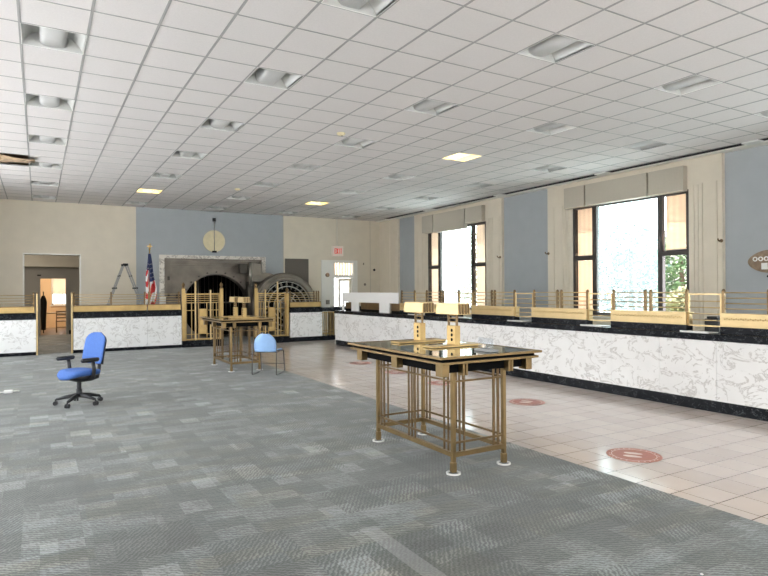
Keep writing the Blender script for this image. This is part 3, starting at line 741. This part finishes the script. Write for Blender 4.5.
struct(MB().box(AX0, -.04, 25.185, 25.2, 0, .15).box(.98, AX1, 25.185, 25.2, 0, .15).build('baseboard_annex', 'black_metal'))
struct(MB().box(AX0 - .1, AX0, 25.3, 30.2, 0, 3).build('wall_side_left', 'peach')); struct(MB().box(AX1, AX1 + .1, 25.3, 30.2, 0, 3).build('wall_side_right', 'peach'))
mb = MB(); wall_pieces(mb, 'x', 30.2, 30.3, AX0, AX1, 0, 3, [(.50, 1.35, 1.02, 2.3)]); struct(mb.build('wall_side_far', 'peach'))
w = struct(empty('window_10', (.92, 30.22, 0)))
MB().box(-.43, -.37, -.03, .05, 1.0, 2.3).box(.37, .43, -.03, .05, 1.0, 2.3).box(-.43, .43, -.03, .05, 1.0, 1.06).box(-.43, .43, -.03, .05, 2.26, 2.32).box(-.02, .02, -.02, .04, 1.0, 1.5).build('window_frame', 'white', w)
MB().box(-.40, .40, .01, .014, 1.0, 2.3).build('pane', 'glass', w)
MB().box(-.5, .5, -.10, -.02, .95, 1.0).build('window_sill', 'white', w)
MB().box(-.40, .40, -.02, -.012, 1.48, 2.28).build('roller_blind', 'cream_shade', w)
tag(MB().box(-.012, .012, -.04, 0, -.02, .02).box(-.06, .06, -.03, 0, -.02, .02).build('door_closer', 'black_metal', loc=(.02, 25.2, 2.20)), 'small black device over the inner doorway corner', 'device')
r = tag(empty('wooden_table', (.55, 27.3, 0)), 'plain wooden table in the bright room beyond the doorways', 'table')
MB().box(-.55, .55, -.35, .35, .72, .76).build('tabletop', 'desk_brown', r)
for sx in (-.5, .5):
    for sy in (-.3, .3): MB().box(sx - .025, sx + .025, sy - .025, sy + .025, 0, .72).build('leg', 'desk_brown', r)
r = tag(empty('wooden_chair', (.78, 26.6, 0)), 'slatted dark wooden chair beside the table in the bright back room', 'chair')
MB().box(-.2, .2, -.2, .2, .42, .46).build('seat', 'wood', r)
for sx in (-.18, .18):
    for sy, h in ((-.18, .85), (.18, .44)): MB().box(sx - .018, sx + .018, sy - .018, sy + .018, 0, h).build('leg', 'wood', r)
MB().box(-.16, .16, -.19, -.17, .55, .60).box(-.16, .16, -.19, -.17, .67, .72).box(-.16, .16, -.19, -.17, .79, .84).box(-.16, .16, -.19, -.17, .2, .22).build('back_slats', 'wood', r)
r = tag(empty('coat_rack', (.16, 26.4, 0)), 'dark coat hanging on a stand just inside the bright back room', 'coat stand')
MB().tube((0, 0, 0), (0, 0, 1.6), .018, 8).build('stand', 'black_metal', r)
b = MB(); rings = []
for z, w_, d in ((.12, .08, .07), (.5, .09, .08), (.9, .11, .08), (1.20, .12, .08), (1.33, .09, .06), (1.45, .05, .05)):
    rings.append([(w_ * math.cos(a), d * math.sin(a), z) for a in [2 * PI * k / 12 for k in range(12)]])
b.loft(rings); b.build('coat', 'black_metal', r)
la = bpy.data.lights.new('back_room_fill', 'POINT'); la.energy = 130; la.color = (1, .82, .6); la.shadow_soft_size = .15  # added point light without a fixture, brightens the peach back room
la2 = bpy.data.lights.new('annex_fill', 'POINT'); la2.energy = 45; la2.color = (1, .93, .84); la2.shadow_soft_size = .3  # unseen fill light put in to lift the annex walls and floor
lo2 = bpy.data.objects.new('annex_fill', la2); lo2.location = (-.9, 22.6, 2.75); COL.objects.link(lo2)
lo = bpy.data.objects.new('back_room_fill', la); lo.location = (.2, 27.8, 2.7); COL.objects.link(lo)

# ------------------------------------------------------------------ flag, ladder
r = tag(empty('flag_on_pole', (2.90, 19.0, 0)), 'draped american flag on a pole with a gold eagle, before the vault', 'flag')
MB().tube((0, .05, .1), (0, .05, 2.84), .014, 10).build('pole', 'gold', r)
MB().lathe([(.17, 0), (.17, .04), (.05, .08), (.03, .14)], n=24).build('base', 'gold', r)
b = MB(); b.lathe([(.02, 2.83), (.035, 2.87), (.02, 2.90)], c=(0, .05, 0), n=12)
b.loft([[(x, y, 2.90 + z) for x, y, z in ((-.02, -.02, 0), (.02, -.02, 0), (.02, .02, 0), (-.02, .02, 0))], [(x, y, 3.02 + z) for x, y, z in ((-.02, -.02, 0), (.02, -.02, 0), (.02, .02, 0), (-.02, .02, 0))]])
for s_ in (-1, 1): b.prism([(0, 2.93), (s_ * .03, 2.97), (s_ * .08, 2.96), (s_ * .065, 2.93), (s_ * .02, 2.91)], 'y', .04, .056)
b.build('eagle', 'gold', r)
b = MB(); NU, NV = 40, 48; V = []
for a in range(NV + 1):
    t = a / NV; z = 2.72 - 1.52 * t; row = []
    w_ = .045 + .155 * min(1, t * 1.5)
    for k in range(NU + 1):
        u = k / NU
        x = -.02 + (u - .38) * w_ * 1.5 + .03 * math.sin(3 * t * PI + 1) * t
        y = .045 * math.sin(u * 5 * PI + t * 2.2) * min(1, .25 + t * 1.5)
        row.append(b.bm.verts.new((x, y, z - .10 * math.sin(u * PI) * t)))
    V.append(row)
for a in range(NV):
    for k in range(NU):
        u, t = k / NU, a / NV
        d = t * .85 + .75 * u * (1 - .6 * t)                         # drape direction of the stripes
        if t < .30 or (u > .45 and t < .52): mi = 1 if not (t > .12 and (k % 5 == 2) and (a % 4 == 1)) else 2
        else: mi = 0 if int((d - .06 * math.sin(u * 9)) * 11) % 2 else 2
        f = b.bm.faces.new([V[a][k], V[a][k + 1], V[a + 1][k + 1], V[a + 1][k]]); f.material_index = mi; f.smooth = True
b.build('flag_cloth', ['red', 'navy', 'flag_white'], r, normals=False, solid=.004)
r = tag(empty('folding_ladder', (2.28, 19.7, 0)), 'tall aluminium folding ladder standing open against the far wall, left of the flag', 'ladder')
top = 2.40; sl = .355
for s_ in (-1, 1):
    b = MB()
    for y in (-.22, .22): b.path([(s_ * .04, y, top), (s_ * (.04 + sl * top), y, 0)], .020, 8)
    b.build('rail', 'grid', r)
    b = MB()
    for k in range(1, 8):
        z = .3 * k; x = s_ * (.04 + sl * (top - z)); b.tube((x, -.22, z), (x, .22, z), .011, 8)
    b.build('rungs', 'grid', r)
b = MB()
for y in (-.22, .22):
    b.tube((-.07, y, top), (.07, y, top), .038, 10)
    for s_ in (-1, 1): b.tube((s_ * (.04 + sl * (top - 1.69)) - .05, y, 1.69), (s_ * (.04 + sl * (top - 1.69)) + .05, y, 1.69), .022, 10).tube((s_ * (.04 + sl * .34) - .02, y, top - .34), (s_ * (.04 + sl * .34) + .02, y, top - .34), .022, 8)
b.build('hinge', 'black_metal', r)

# ------------------------------------------------------------------ oval patch on the blue wall at right
r = tag(empty('oval_wall_plaque', (XR - .005, 5.95, 2.08)), 'brown oval patch with a row of white rings on the blue wall at right edge', 'wall plaque')
b = MB(); b.prism([(.39 * math.cos(a), .205 * math.sin(a) - .01 * math.sin(3 * a)) for a in [2 * PI * k / 40 for k in range(40)]], 'x', -.02, 0); b.build('oval_board', 'patch', r)
for k in range(6):
    b = MB(); c = -.25 + k * .10
    b.lathe([(.044, -.035), (.044, -.022), (.026, -.022), (.026, -.035), (.044, -.035)], c=(0, c, .05), axis='x', n=14, cap=False); b.build('white_ring', 'white', r)
MB().box(-.07, -.02, .02, .12, -.15, -.03).build('white_box', 'white', r, bevel=.005)
tag(MB().lathe([(.022, -.02), (.022, 0)], axis='x', n=12).build('wall_stud', 'black_metal', loc=(XR, 5.98, 1.80)), 'small dark stud on the blue wall under the oval patch', 'stud')

# ------------------------------------------------------------------ writing tables with lamps
def desk_table():
    r = empty('writing_table')
    hx, hy = .56, .85
    lx, ly = .285, .655
    # glass top in a brass rim
    MB().box(-hx + .03, hx - .03, -hy + .03, hy - .03, 1.018, 1.034).build('glass_top', 'desk_glass', r)
    b = MB()
    for z0, z1, e in ((1.016, 1.036, 0), (.970, .990, .022)):
        b.box(-hx + e, hx - e, -hy + e, -hy + .04 + e, z0, z1).box(-hx + e, hx - e, hy - .04 - e, hy - e, z0, z1).box(-hx + e, -hx + .04 + e, -hy + .04 + e, hy - .04 - e, z0, z1).box(hx - .04 - e, hx - e, -hy + .04 + e, hy - .04 - e, z0, z1)
    b.build('brass_rim', 'brass_table', r, bevel=.002)
    MB().box(-hx + .05, hx - .05, -hy + .05, hy - .05, .965, 1.016).build('under_board', 'dark', r)
    MB().box(-hx + .13, hx - .13, -hy + .13, hy - .13, .885, .964).build('slot_box', 'dark', r)
    for y in (-hy + .07, -.05, hy - .20):
        for x in (-hx + .06, hx - .13): MB().box(x, x + .07, y, y + .10, .862, .972).build('edge_block', 'brass_table', r, bevel=.003)
    for x in (-.29, .22):
        for y in (-hy + .07, hy - .14): MB().box(x, x + .02, y, y + .07, .862, .965).box(x + .019, x + .036, y + .01, y + .06, .864, .965).box(x + .035, x + .055, y, y + .07, .862, .965).build('end_block', 'brass_table', r, bevel=.002)
    for sx in (-1, 1):
        for sy in (-1, 1):
            x, y = sx * lx - .01, sy * ly + .01
            g_ = MB().box(x - .019, x + .019, y - .019, y + .019, .10, .885).box(x - .023, x + .023, y - .023, y + .023, .012, .10)
            lg = g_.build('leg', 'brass_table', r, bevel=.006)
            MB().lathe([(.064, .0), (.064, .012), (.050, .012), (.050, 0), (.064, 0)], c=(x, y, 0), n=28, cap=False).build('coaster', 'white', lg)
    for z, t, nm in ((.165, .020, 'stretcher'), (.265, .009, 'lower_rail'), (.795, .008, 'upper_rail')):
        mt = 'brass_table' if nm == 'stretcher' else 'brass_dark'
        for sx in (-1, 1): MB().box(sx * lx - t - .01, sx * lx + t - .01, -ly + .01, ly + .01, z - t, z + t).build(nm, mt, r)
        for sy in (-1, 1): MB().box(-lx - .01, lx - .01, sy * ly - t + .01, sy * ly + t + .01, z - t - .0005, z + t - .0005).build(nm, mt, r)
    def vb(x, y):
        x -= .01; y += .01; MB().box(x - .0068, x + .0068, y - .0068, y + .0068, .16, .885).build('upright', 'brass_dark', r)
    for sx in (-1, 1):
        for y in (-ly + .07, -ly + .13, ly - .07, ly - .13, -.055, 0, .055): vb(sx * lx, y)
    for sy in (-1, 1):
        for x in (-lx + .07, -lx + .12, lx - .07, lx - .12): vb(x, sy * ly)
    return r
def desk_lamp():
    r = empty('desk_lamp')
    MB().box(-.30, .30, -.085, .085, 0, .018).build('base_plate', 'brass', r, bevel=.005)
    MB().box(-.035, .035, -.075, .035, .018, .205).box(-.030, .030, .035, .060, .018, .205).build('post_box', 'brass', r, bevel=.004)
    b = MB()
    for z in (.07, .115, .16):
        b.lathe([(.016, -.0375), (.016, -.032)], c=(0, -.03, z), axis='x', n=14)
    b.build('socket_hole', 'dark', r)
    for y in (-.065, .065): MB().box(-.010, .010, y - .008, y + .008, .018, .325).build('upright', 'brass_dark', r)
    b = MB()
    for z in (.24, .275, .305): b.tube((0, -.065, z), (0, .065, z), .005, 8)
    b.build('rungs', 'brass', r)
    sh = MB()
    sh.loft([[(-.078, -.182, .315), (.078, -.182, .315), (.078, .182, .315), (-.078, .182, .315)], [(-.070, -.175, .425), (.070, -.175, .425), (.070, .175, .425), (-.070, .175, .425)]], smooth=False)
    shd = sh.build('lamp_shade', 'brass_light', r, bevel=.003)
    for s_ in (-1, 1):
        b = MB().box(-.058, .061, s_ * .183 - .002, s_ * .183 + .002, .34, .345)
        for k in range(4):
            x = -.058 + k * .034
            b.box(x, x + .017, s_ * .186 - .006, s_ * .186 + .004, .322, .415)
        b.build('end_slots', 'brass_dark', shd)
    return r
T1 = (3.39, 4.80); T2 = (3.56, 12.25)
t1 = desk_table(); t1.location = (*T1, 0.004); tag(t1, 'brass writing table with glass top, nearer and larger of two', 'table', 'brass writing tables')
t2 = copy_tree(t1); t2.location = (*T2, 0.004); tag(t2, 'brass writing table farther away, in front of the vault gate', 'table', 'brass writing tables')
l1 = desk_lamp()
lamps = [(T1[0] + .115, T1[1] + .50, 'brass desk lamp with box shade, left of the two on the near table'), (T1[0] + .115, T1[1] - .10, 'brass desk lamp with box shade, right of the two on the near table'),
         (T2[0] + .06, T2[1] + .30, 'brass desk lamp, left one on the far table'), (T2[0] + .06, T2[1] - .32, 'brass desk lamp, right one on the far table')]
for k, (x, y, lb) in enumerate(lamps):
    o = l1 if k == 0 else copy_tree(l1); o.location = (x, y, 1.0395); tag(o, lb, 'lamp', 'brass desk lamps')
r = tag(empty('card_holder', (3.48, 4.17, 1.0395)), 'clear card holder with grey base on the near end of the glass table', 'card holder')
MB().box(-.05, .05, -.11, .11, 0, .02).build('base', 'grid', r, bevel=.004); MB().box(-.006, .0, -.10, .10, .02, .12).build('clear_front', 'acrylic', r)

# ------------------------------------------------------------------ blue office chair
r = tag(empty('office_chair', (.49, 9.45, .004), PI + .52), 'blue swivel office chair with black arms and five wheeled base on the carpet', 'office chair')
# faces +x locally
def ell(cx, cy, z, a, b_, n=24, e=2.6, dz=None):
    out = []
    for k in range(n):
        t = 2 * PI * k / n; c, s_ = math.cos(t), math.sin(t)
        x = a * math.copysign(abs(c) ** (2 / e), c); y = b_ * math.copysign(abs(s_) ** (2 / e), s_)
        out.append((cx + x, cy + y, z + (dz(x, y) if dz else 0)))
    return out
dip = lambda x, y: -.05 * max(0, (x - .10) / .16) ** 2 + .02 * (y / .24) ** 2
b = MB(); b.loft([ell(0, 0, .395, .20, .20, dz=dip), ell(0, 0, .41, .245, .24, dz=dip), ell(0, 0, .445, .26, .255, dz=dip), ell(0, 0, .475, .245, .24, dz=dip), ell(0, 0, .485, .16, .16, dz=dip)]); b.build('seat', 'office_blue', r)
b = MB(); b.loft([ell(-.06, 0, .325, .12, .12), ell(-.05, 0, .36, .20, .20), ell(-.02, 0, .42, .235, .235)]); b.build('seat_shell', 'plastic', r)
b = MB(); rings = []
for t in [k / 24 for k in range(25)]:
    z = .56 + .44 * t; w_ = .238 * (1 - .06 * t) * math.sqrt(max(.12, 1 - max(0, (t - .70) / .31) ** 2.6)) * (.88 + .12 * min(1, t * 6))
    x = -.225 - .06 * t - .03 * t * t; d = .035 * (.6 + .4 * math.sin(PI * min(1, t + .08)))
    rings.append([(x + d * math.sin(a) + .035 * (math.cos(a)) ** 2, w_ * math.cos(a), z) for a in [2 * PI * k / 20 for k in range(20)]])
b.loft(rings); b.build('backrest', 'office_blue', r)
b = MB(); rings = []
for t in [k / 24 for k in range(25)]:
    z = .55 + .42 * t; w_ = .228 * (1 - .06 * t) * math.sqrt(max(.12, 1 - max(0, (t - .70) / .31) ** 2.6))
    x = -.255 - .06 * t - .03 * t * t
    rings.append([(x + .02 * math.sin(a) + .035 * (math.cos(a)) ** 2, w_ * math.cos(a), z) for a in [2 * PI * k / 16 for k in range(16)]])
b.loft(rings); b.build('back_shell', 'plastic', r)
MB().path([(-.05, 0, .36), (-.20, 0, .36), (-.30, 0, .42), (-.315, 0, .52), (-.29, 0, .62), (-.31, 0, .74)], [.028, .028, .026, .024, .022, .02], 10).build('back_support', 'plastic', r)
for s_ in (-1, 1):
    MB().path([(-.02, s_ * .16, .37), (-.04, s_ * .27, .40), (-.04, s_ * .285, .50), (-.02, s_ * .285, .62)], [.024, .026, .026, .026], 8).build('arm_post', 'plastic', r)
    b = MB(); b.loft([ell(.02, s_ * .285, .615, .12, .036), ell(.02, s_ * .285, .645, .14, .05), ell(.02, s_ * .285, .668, .12, .036)]); b.build('armrest', 'plastic', r)
MB().tube((0, 0, .11), (0, 0, .36), .03, 14).tube((0, 0, .11), (0, 0, .22), .04, 14).build('gas_column', 'plastic', r)
MB().tube((.06, -.05, .35), (.12, -.25, .34), .008, 8).build('lever', 'plastic', r)
for k in range(5):
    a = 2 * PI * k / 5 + .5; c, s_ = math.cos(a), math.sin(a)
    lg = MB().path([(.02 * c, .02 * s_, .13), (.16 * c, .16 * s_, .115), (.29 * c, .29 * s_, .085)], [.034, .027, .018], 8).build('base_leg', 'plastic', r)
    b = MB(); px, py = .30 * c, .30 * s_
    for w_ in (-.017, .017): b.tube((px - s_ * w_ - s_ * .010, py + c * w_ + c * .010, .031), (px - s_ * w_ + s_ * .010, py + c * w_ - c * .010, .031), .030, 14)
    b.tube((px, py, .04), (px, py, .09), .010, 8); b.build('caster', 'plastic', lg)

# ------------------------------------------------------------------ light blue guest chair (faces +y locally, back toward -y)
r = tag(empty('guest_chair', (3.82, 11.02, .004), -.65), 'light blue plastic chair with thin dark sled frame, back turned to the camera', 'chair')
for s_ in (-1, 1):
    x = s_ * .235
    MB().path([(x * .93, -.20, .62), (x * .98, -.21, .55), (x, -.235, .45), (x, -.25, .30), (x, -.262, .03), (x, -.25, .010), (x, .25, .010), (x, .28, .03), (x, .21, .42), (x, .17, .442), (x * .95, -.20, .425)], .0085, 8).build('side_frame', 'chrome', r)
b = MB()
for y, z in ((-.15, .425), (.15, .425)): b.tube((-.235, y, z), (.235, y, z), .008, 8)
b.tube((-.235, .26, .16), (.235, .26, .16), .006, 8)
b.build('cross_bar', 'chrome', r)
b = MB(); n = 14; rings = []
for k in range(n + 1):
    t = k / n
    y = .22 - .43 * t; z = .455 - .045 * max(0, (.25 - t) / .25) ** 2 - .012 * math.sin(PI * t)
    w_ = .225 * (.88 + .12 * math.sin(PI * min(1, t * 1.3 + .1)))
    rings.append([(w_ * s_, y, z + .022 * abs(s_) ** 3) for s_ in (-1, -.7, -.35, 0, .35, .7, 1)])
b.loft(rings, closed=False); b.build('seat', 'chair_light', r, normals=False, solid=.012)
b = MB(); rings = []
for k in range(15):
    t = k / 14; z = .43 + .345 * t
    w_ = .222 * max(.32, math.sqrt(max(0, 1 - max(0, (t - .30) / .72) ** 2.2))) * (.93 + .07 * min(1, t * 5))
    rings.append([(w_ * s_, -.215 - .05 * t + .05 * s_ * s_ - .0, z) for s_ in (-1, -.8, -.5, -.2, .2, .5, .8, 1)])
b.loft(rings, closed=False); b.build('backrest', 'chair_light', r, normals=False, solid=.012)

# ------------------------------------------------------------------ floor decals, litter
dl = [(5.95, 6.25, 'second nearest, between the table and the long counter'), (4.92, 3.73, 'nearest, at the right front of the tiled floor'), (6.07, 11.48, 'farthest, seen left of the near table'), (5.98, 9.86, 'seen through the left legs of the near table'), (5.94, 8.28, 'seen through the middle of the near table')]
def decal():
    r = empty('floor_decal')
    MB().lathe([(.25, 0), (.25, .0015), (.249, .002)], n=48).build('disc', 'decal', r)
    MB().lathe([(.205, .0021), (.205, .0026), (.198, .0026), (.198, .0021)], n=48, cap=False).build('ring', 'decal_white', r)
    b = MB()
    for s_ in (-1, 1):
        pts = [(s_ * .055 + .034 * math.cos(a) * (1 + .15 * math.sin(a)), .085 * math.sin(a) + .01) for a in [2 * PI * k / 16 for k in range(16)]]
        b.prism(pts, 'z', .0021, .003)
    b.build('footprints', 'decal_white', r)
    b = MB()
    for k in range(26):
        a = 2 * PI * k / 26
        if k % 13 in (0, 6): continue
        b.box(.220 * math.cos(a) - .007, .220 * math.cos(a) + .007, .220 * math.sin(a) - .007, .220 * math.sin(a) + .007, .0021, .0026)
    b.build('rim_marks', 'decal_white', r)
    return r
d0 = decal()
for k, (x, y, lb) in enumerate(dl):
    o = d0 if k == 0 else copy_tree(d0); o.location = (x, y, .0005); o.rotation_euler = (0, 0, .6)
    tag(o, 'round red floor sticker with white footprints, ' + lb, 'floor sticker', 'round red floor stickers')
r = tag(empty('power_plug', (-.42, 11.1, .004)), 'small white plug with a short cord on the carpet at the left edge', 'plug')
MB().box(-.06, .06, -.04, .04, 0, .045).build('plug_body', 'white', r, bevel=.01); MB().path([(-.06, 0, .02), (-.15, .02, .012), (-.28, -.05, .008), (-.45, .0, .008)], .008, 8).path([(.06, .0, .02), (.15, .02, .015)], .012, 8).build('cord', 'white', r)
tag(MB().lathe([(.006, 0), (.010, .004), (.004, .008)], n=8).build('paper_scrap', 'white', loc=(3.18, 1.98, .004)), 'tiny white scrap on the carpet in the bottom right corner', 'scrap')

# ------------------------------------------------------------------ outside
struct(MB().box(-40, 60, -40, 70, -.6, -.25).build('ground', 'ground'))
def tree(x, y, h, rad, n, leaf, seed, label, low=.2):
    rd = random.Random(seed)
    r = tag(empty('tree', (x, y, -.25)), label, 'tree', 'trees outside the windows')
    MB().path([(0, 0, 0), (.05, .02, h * .4), (-.03, .05, h * .8)], [.12, .09, .03], 8).build('trunk', 'bark', r)
    b = MB()
    for _ in range(n):
        while True:
            p = Vector((rd.uniform(-1, 1), rd.uniform(-1, 1), rd.uniform(-1, 1)))
            if .3 < p.length < 1: break
        c = Vector((p.x * rad, p.y * rad, h * (low + 1) / 2 + p.z * h * (1 - low) / 2))
        u = Vector((rd.gauss(0, 1), rd.gauss(0, 1), rd.gauss(0, .6))).normalized(); w = u.orthogonal().normalized(); s_ = rd.uniform(.05, .11)
        vs = [b.bm.verts.new(c + q) for q in (-u * s_, w * s_ * .5, u * s_, -w * s_ * .5)]
        b.bm.faces.new(vs)
    b.build('foliage', leaf, r, normals=False)
tree(17.6, 13.4, 4.2, 1.3, 4200, 'leaf_dark', 1, 'tall green tree outside the middle pane of the nearer window', .1)
tree(14.1, 9.15, 1.9, .55, 1800, 'leaf_b', 2, 'yellow green shrub outside the lower right pane of the nearer window', .05)
tree(16.2, 10.6, 3.9, .75, 2600, 'leaf', 3, 'green tree outside the right pane of the nearer window', .1)
tree(17.5, 21.9, 4.6, 1.2, 3000, 'leaf_b', 4, 'pale green tree outside the far window', .2)
struct(MB().box(19.5, 20.0, 12.2, 14.2, -.3, 3.6).build('wall_outside', 'stucco'))

# ------------------------------------------------------------------ world, lights, camera
w = bpy.data.worlds.new('World'); S.world = w; w.use_nodes = True; nt = w.node_tree
bg = nt.nodes['Background']
tc = nt.nodes.new('ShaderNodeTexCoord'); sp = nt.nodes.new('ShaderNodeSeparateXYZ'); nt.links.new(tc.outputs['Generated'], sp.inputs[0])
ramp = nt.nodes.new('ShaderNodeValToRGB'); ramp.color_ramp.elements[0].position = .45; ramp.color_ramp.elements[0].color = (.53, .53, .55, 1)
ramp.color_ramp.elements[1].position = .55; ramp.color_ramp.elements[1].color = (1.0, .985, 1.0, 1); e3 = ramp.color_ramp.elements.new(1.0); e3.color = (.84, .895, 1.0, 1)
nt.links.new(math_node(nt, 'MULTIPLY_ADD', sp.outputs[2], .5, .5), ramp.inputs[0]); nt.links.new(ramp.outputs[0], bg.inputs[0])
bg.inputs[1].default_value = 7.0
sl_ = bpy.data.lights.new('sun', 'SUN'); sl_.energy = 30; sl_.angle = .02; sl_.color = (1, .96, .98)
so = bpy.data.objects.new('sun', sl_); so.rotation_euler = (math.radians(12), math.radians(22), 0); so.location = (0, 0, 30); COL.objects.link(so)
def portal(loc, rot, sx, sy):
    l = bpy.data.lights.new('daylight_portal', 'AREA'); l.shape = 'RECTANGLE'; l.size = sx; l.size_y = sy; l.cycles.is_portal = True
    o = bpy.data.objects.new('daylight_portal', l); o.location = loc; o.rotation_euler = rot; COL.objects.link(o)
for c in WC: portal((XR + .2, c, (ZS + ZH) / 2), (0, PI / 2, 0), ZH - ZS, 2 * WH)
for c in LW: portal((XL - .25, c, 2.27), (0, -PI / 2, 0), 3.55, 4.2)
for c in BW: portal((c, YB - .25, 2.4), (PI / 2, 0, 0), 3.4, 3.0)
portal((.92, 30.35, 1.7), (-PI / 2, 0, 0), .8, 1.3)
S.view_settings.view_transform = 'Standard'; S.view_settings.look = 'None'; S.view_settings.gamma = 1; S.view_settings.exposure = 0.22
S.view_settings.use_curve_mapping = False
S.cycles.use_denoising = True; S.cycles.max_bounces = 10; S.cycles.diffuse_bounces = 6; S.cycles.glossy_bounces = 4; S.cycles.transparent_max_bounces = 16
S.cycles.sample_clamp_indirect = 6; S.cycles.caustics_reflective = False; S.cycles.caustics_refractive = False
cam = bpy.data.cameras.new('camera'); cam.sensor_width = 36; cam.lens = 594.88 / 768 * 36; cam.clip_start = .05; cam.clip_end = 300
co = bpy.data.objects.new('camera', cam); COL.objects.link(co); S.camera = co
R = Matrix.Rotation(-.5261, 4, 'Z') @ Matrix.Rotation(1.5733, 4, 'X') @ Matrix.Rotation(-.0063, 4, 'Z')
co.matrix_world = Matrix.Translation((0, 0, 1.6)) @ R
